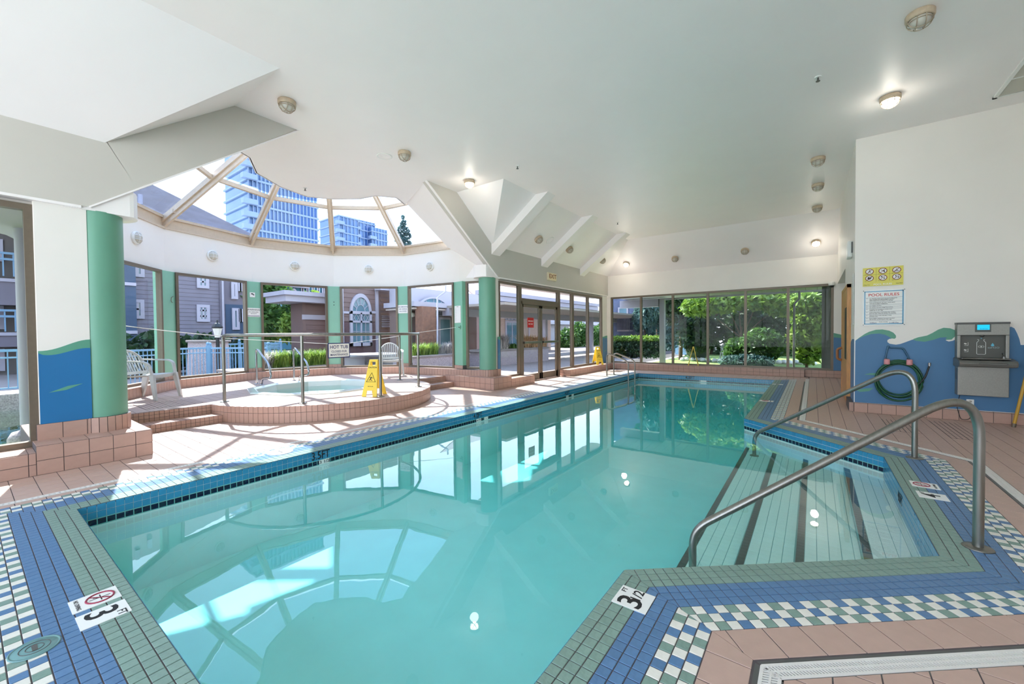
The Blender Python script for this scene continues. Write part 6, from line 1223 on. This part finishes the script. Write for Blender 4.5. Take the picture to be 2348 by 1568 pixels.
tower('concrete_tower', 777, 820, 505, 150, 'left block of the pale stepped tower seen through the skylight', None, 3.2, 5); tower('concrete_tower', 815, 858, 512, 152, 'middle block of the pale stepped tower seen through the skylight', .5, 3.2, 5); tower('concrete_tower', 852, 886, 528, 150, 'right block of the pale stepped tower seen through the skylight', None, 3.2, 5)
tower('glass_tower', 632, 662, 640, 70, 'low blue glass block behind the leafy tree', None, 3.2, 4)
p = atX(925, 555, -45); q_ = atX(925, 497, -45); h = q_.z; rr_ = h
bl = []
for k in range(11): t = k / 10; z = h * (.52 + .46 * t); r_ = 2.0 * (1 - t) ** .8 + .25; bl += [(r_ * .55 * math.cos(k * 2.4), r_ * .55 * math.sin(k * 2.4), z, r_ * .6, r_ * .6, .55), (-r_ * .5 * math.cos(k * 2.4), -r_ * .5 * math.sin(k * 2.4), z + .2, r_ * .6, r_ * .6, .5)]
tree('conifer', (-45, p.y, 0), h, bl, 9000, .17, BG, 'tall blue green conifer seen through the right pane of the skylight', None, .25, 8, .5)
# far garden ------------------------------------------------------------------------------
sf = empty('garden_soffit', (0, 0, 0)); tag(sf, 'white boarded roof overhang outside the long far window', 'roof')
for k in range(34): b = MB(); x = -6.2 + k * .30; b.box((x, 14.6, 2.64), (x + .29, 16.6, 2.67)); b.build('plank', trimw, sf)
b = MB(); b.box((-6.2, 16.6, 2.58), (4, 16.7, 2.86)); b.build('fascia', trimw, sf); b = MB(); b.box((-6.3, 14.6, 2.67), (4, 16.7, 2.9)); b.build('roof_deck', trimw, sf)
for px in (1519,): p = atY(px, 740, 16.3); b = MB(); b.box((p.x - .09, 16.2, -.05), (p.x + .09, 16.4, 2.6)); k = b.build('garden_post', trimw, None); tag(k, 'square white post outside the second far pane', 'post'); b = MB(); b.box((p.x - .12, 16.15, 2.3), (-6.4, 16.4, 2.6)); k = b.build('garden_beam', trimw, None); tag(k, 'white beam running left from the garden post', 'beam')
p0 = atY(1831, 660, 16.4); b = MB(); P1 = lambda px, py: atY(px, py, 16.45); b.tube([P1(1833, 668), P1(1833, 685), P1(1821, 697), P1(1820, 846)], .035, 10); k = b.build('downpipe', M['greydark'], None); tag(k, 'dark rain downpipe outside the last wide far pane', 'pipe')
b = MB(); p = atY(1887, 750, 15.0); b.box((p.x - .03, 14.95, 0), (p.x + .03, 15.05, 2.64)); b.box((p.x + .03, 15.0, 0), (p.x + .6, 15.1, 2.64)); k = b.build('grey_pier', mat('grey_render', (120, 118, 114), .7, noise=.1), None); tag(k, 'grey outside wall pier at the right end of the far window', 'wall')
p = atY(1528, 740, 24)
def wt(px, Y, h, lab, seed, m, w_=1.2, n=9000):
    p = atY(px, 800, Y); bl = [(w_ * .5 * math.cos(k * 2.1), w_ * .4 * math.sin(k * 2.1), h * (.25 + .7 * ((k * 37) % 10) / 10), w_ * .45, w_ * .45, h * .16) for k in range(10)]
    return tree('weeping_tree', (p.x, Y, -.05), h, bl, n, .12, m, lab, 'garden trees', .1, seed, 1.6, stretch=1.6)
wt(1508, 24, 4.6, 'weeping blue green conifer left of the garden post', 11, BG, 1.3); wt(1560, 21, 4.8, 'weeping conifer right of the garden post', 12, DG, 1.2); wt(1480, 27, 3.8, 'pale weeping tree at the left far pane', 13, BG, 1.0, 5000)
p = atY(1700, 760, 19.2); tree('broad_bush', (p.x, 19.2, -.05), 2.6, [(-1.6, 0, 2.45, .8, .7, .45), (-.6, 0, 2.6, .9, .7, .5), (.6, 0, 2.7, .9, .8, .5), (1.5, 0, 2.5, .8, .7, .6), (-.2, .5, 3.2, 1.6, .7, .5)], 4950, 0.131, LG, 'bright green spreading bush with bare trunks outside the fourth and fifth far panes', 'garden shrubs', .07, 21)
tree('broad_bush', (p.x, 20.4, -.05), 2.4, [(-1.9, 0, 1.3, 1.0, .6, .9), (0, 0, 1.5, 1.1, .6, .9), (1.4, .1, 1.3, 1.1, .6, .9)], 3300, 0.140, DG, 'dark shaded shrub mass behind the bright spreading bush', 'garden shrubs', .07, 22)
p = atY(1745, 800, 18.0); tree('small_bush', (p.x, 18.0, -.05), 1.2, [(0, 0, .8, .75, .6, .65), (-.8, .2, .6, .5, .5, .5)], 2750, 0.105, MG, 'feathery green bush below the spreading bush', 'garden shrubs', .04, 23)
p = atY(1850, 760, 17.6); tree('leafy_shrub', (p.x, 17.6, -.05), 2.4, [(0, 0, 2.3, .5, .4, .4), (.1, 0, 1.7, .55, .45, .5), (-.05, 0, 1.1, .55, .45, .5), (.05, 0, .6, .4, .4, .4), (.4, 0, 2.1, .35, .3, .3)], 3300, 0.114, LG, 'tall bright green shrub outside the right end pane', 'garden shrubs', .05, 24)
p = atY(1620, 720, 26); tree('dark_tree', (p.x, 27, 0), 5.5, [(0, 0, 4.2, 3.0, 1.6, 1.6), (3, 0, 4.4, 3.0, 1.6, 1.8), (6, 0, 3.2, 3, 1.6, 2.6), (9.5, 0, 3.0, 3, 1.6, 3.0), (-2.5, 0, 5, 2, 1, 1.2), (0, 0, 1.5, 3, 1, 1.7), (4, .2, 1.4, 3, 1, 1.7), (8, 0, 1.4, 3, 1, 1.7), (12, 0, 2.6, 2.6, 1.2, 2.8)], 14300, 0.280, DG, 'dark tree belt closing the garden behind the bushes', 'garden trees', .2, 25)
e = empty('low_hedge', (0, 21.5, 0)); tag(e, 'low clipped hedge with bright tops in the two left far panes', 'hedge'); a = atY(1418, 790, 21.5); c = atY(1503, 790, 21.5)
leaves('foliage', [(x, 0, .45, .35, .3, .5) for x in np.arange(a.x, c.x, .4)], 3300, 0.105, DG, e, 31); leaves('bright_top', [(x, 0, .98, .34, .3, .14) for x in np.arange(a.x, c.x, .4)], 1430, 0.105, LG, e, 32)
gh = empty('garden_house', (0, 0, 0)); tag(gh, 'slate blue shingled house with white balconies beyond the far left panes', 'building'); YG_ = 31; a = atY(1412, 700, YG_); c = atY(1530, 700, YG_); b = MB(); b.box((a.x - .3, YG_, 0), (c.x + 2, YG_ + 3, 7)); b.build('wall', mat('slate_shingle', (86, 96, 124), .7, noise=.3, nscale=3), gh)
for x0, x1 in ((1418, 1441), (1460, 1480), (1488, 1500)):
    p = atY(x0, 705, YG_); q_ = atY(x1, 730, YG_); b = MB(); b.box((p.x, YG_ - .1, q_.z), (q_.x, YG_ - .02, p.z)); w_ = b.build('window', trimw, gh); b = MB(); b.box((p.x + .12, YG_ - .13, q_.z + .1), (q_.x - .12, YG_ - .1, p.z - .1)); b.build('pane', dglass, w_)
    p = atY(x0 - 2, 730, YG_ - .8); q_ = atY(x1 + 2, 756, YG_ - .8); b = MB(); b.box((p.x, YG_ - .9, q_.z - .12), (q_.x, YG_, q_.z)); b.bar((p.x, YG_ - .85, p.z), (q_.x, YG_ - .85, p.z), .05, .06)
    for k in range(9): x = p.x + (q_.x - p.x) * k / 8; b.bar((x, YG_ - .85, q_.z), (x, YG_ - .85, p.z), .02, .022)
    b.build('balcony', trimw, gh)
sh = empty('blue_shed', (0, 0, 0)); tag(sh, 'pale blue shingled wall behind the dark pot in the third far pane', 'building'); YS = 25; a = atY(1548, 720, YS); c = atY(1622, 800, YS); b = MB(); b.box((a.x, YS, 0), (c.x, YS + .3, 3.4)); b.build('wall', mat('blue_shake', (132, 164, 188), .7, noise=.3, nscale=8), sh)
p = atY(1600, 800, 21); e = empty('garden_pot', (p.x, 21, -.05)); tag(e, 'large dark green round garden pot in the third far pane', 'pot'); b = MB(); b.lathe([(.25, 0), (.5, .3), (.58, .7), (.55, .85), (.60, .9), (.60, .95), (.5, .95)], (0, 0, 0), 26); b.build('pot', mat('dark_pot', (52, 70, 62), .3), e); leaves('foliage', [(0, 0, .98, .5, .5, .10)], 900, .05, MG, e, 33)
p = atY(1672, 790, 20.5); e = chair((p.x, 20.2, -.05), R(-70), 'white garden chair on the terrace in the fourth far pane'); e['group'] = 'garden chairs'; e.name = 'garden_chair'
b = MB()
for k in range(26):
    x = -5.0 + k * .20 + RS.uniform(-.05, .05); b.lathe([(0, .12), (.08, .10), (.12, .02), (.1, -.05), (0, -.05)], (x, 20.3 + RS.uniform(-.2, .3), 0), 7)
k = b.build('edging_stones', mat('pale_stone', (206, 206, 200), .8, noise=.2), None); tag(k, 'row of pale edging stones bordering the lawn', 'stones', kind='stuff')
for i, xx in enumerate((1470, 1590)):
    p = atY(xx, 830, 17.5)
e = empty('shade_bush', (-2.0, 17.2, -.05)); tag(e, 'dark blue green ground cover below the fourth far pane', 'plant', 'garden shrubs'); leaves('foliage', [(.1, 0, .22, .8, .4, .28), (-.5, .1, .2, .4, .3, .25)], 2200, 0.088, BG, e, 41)
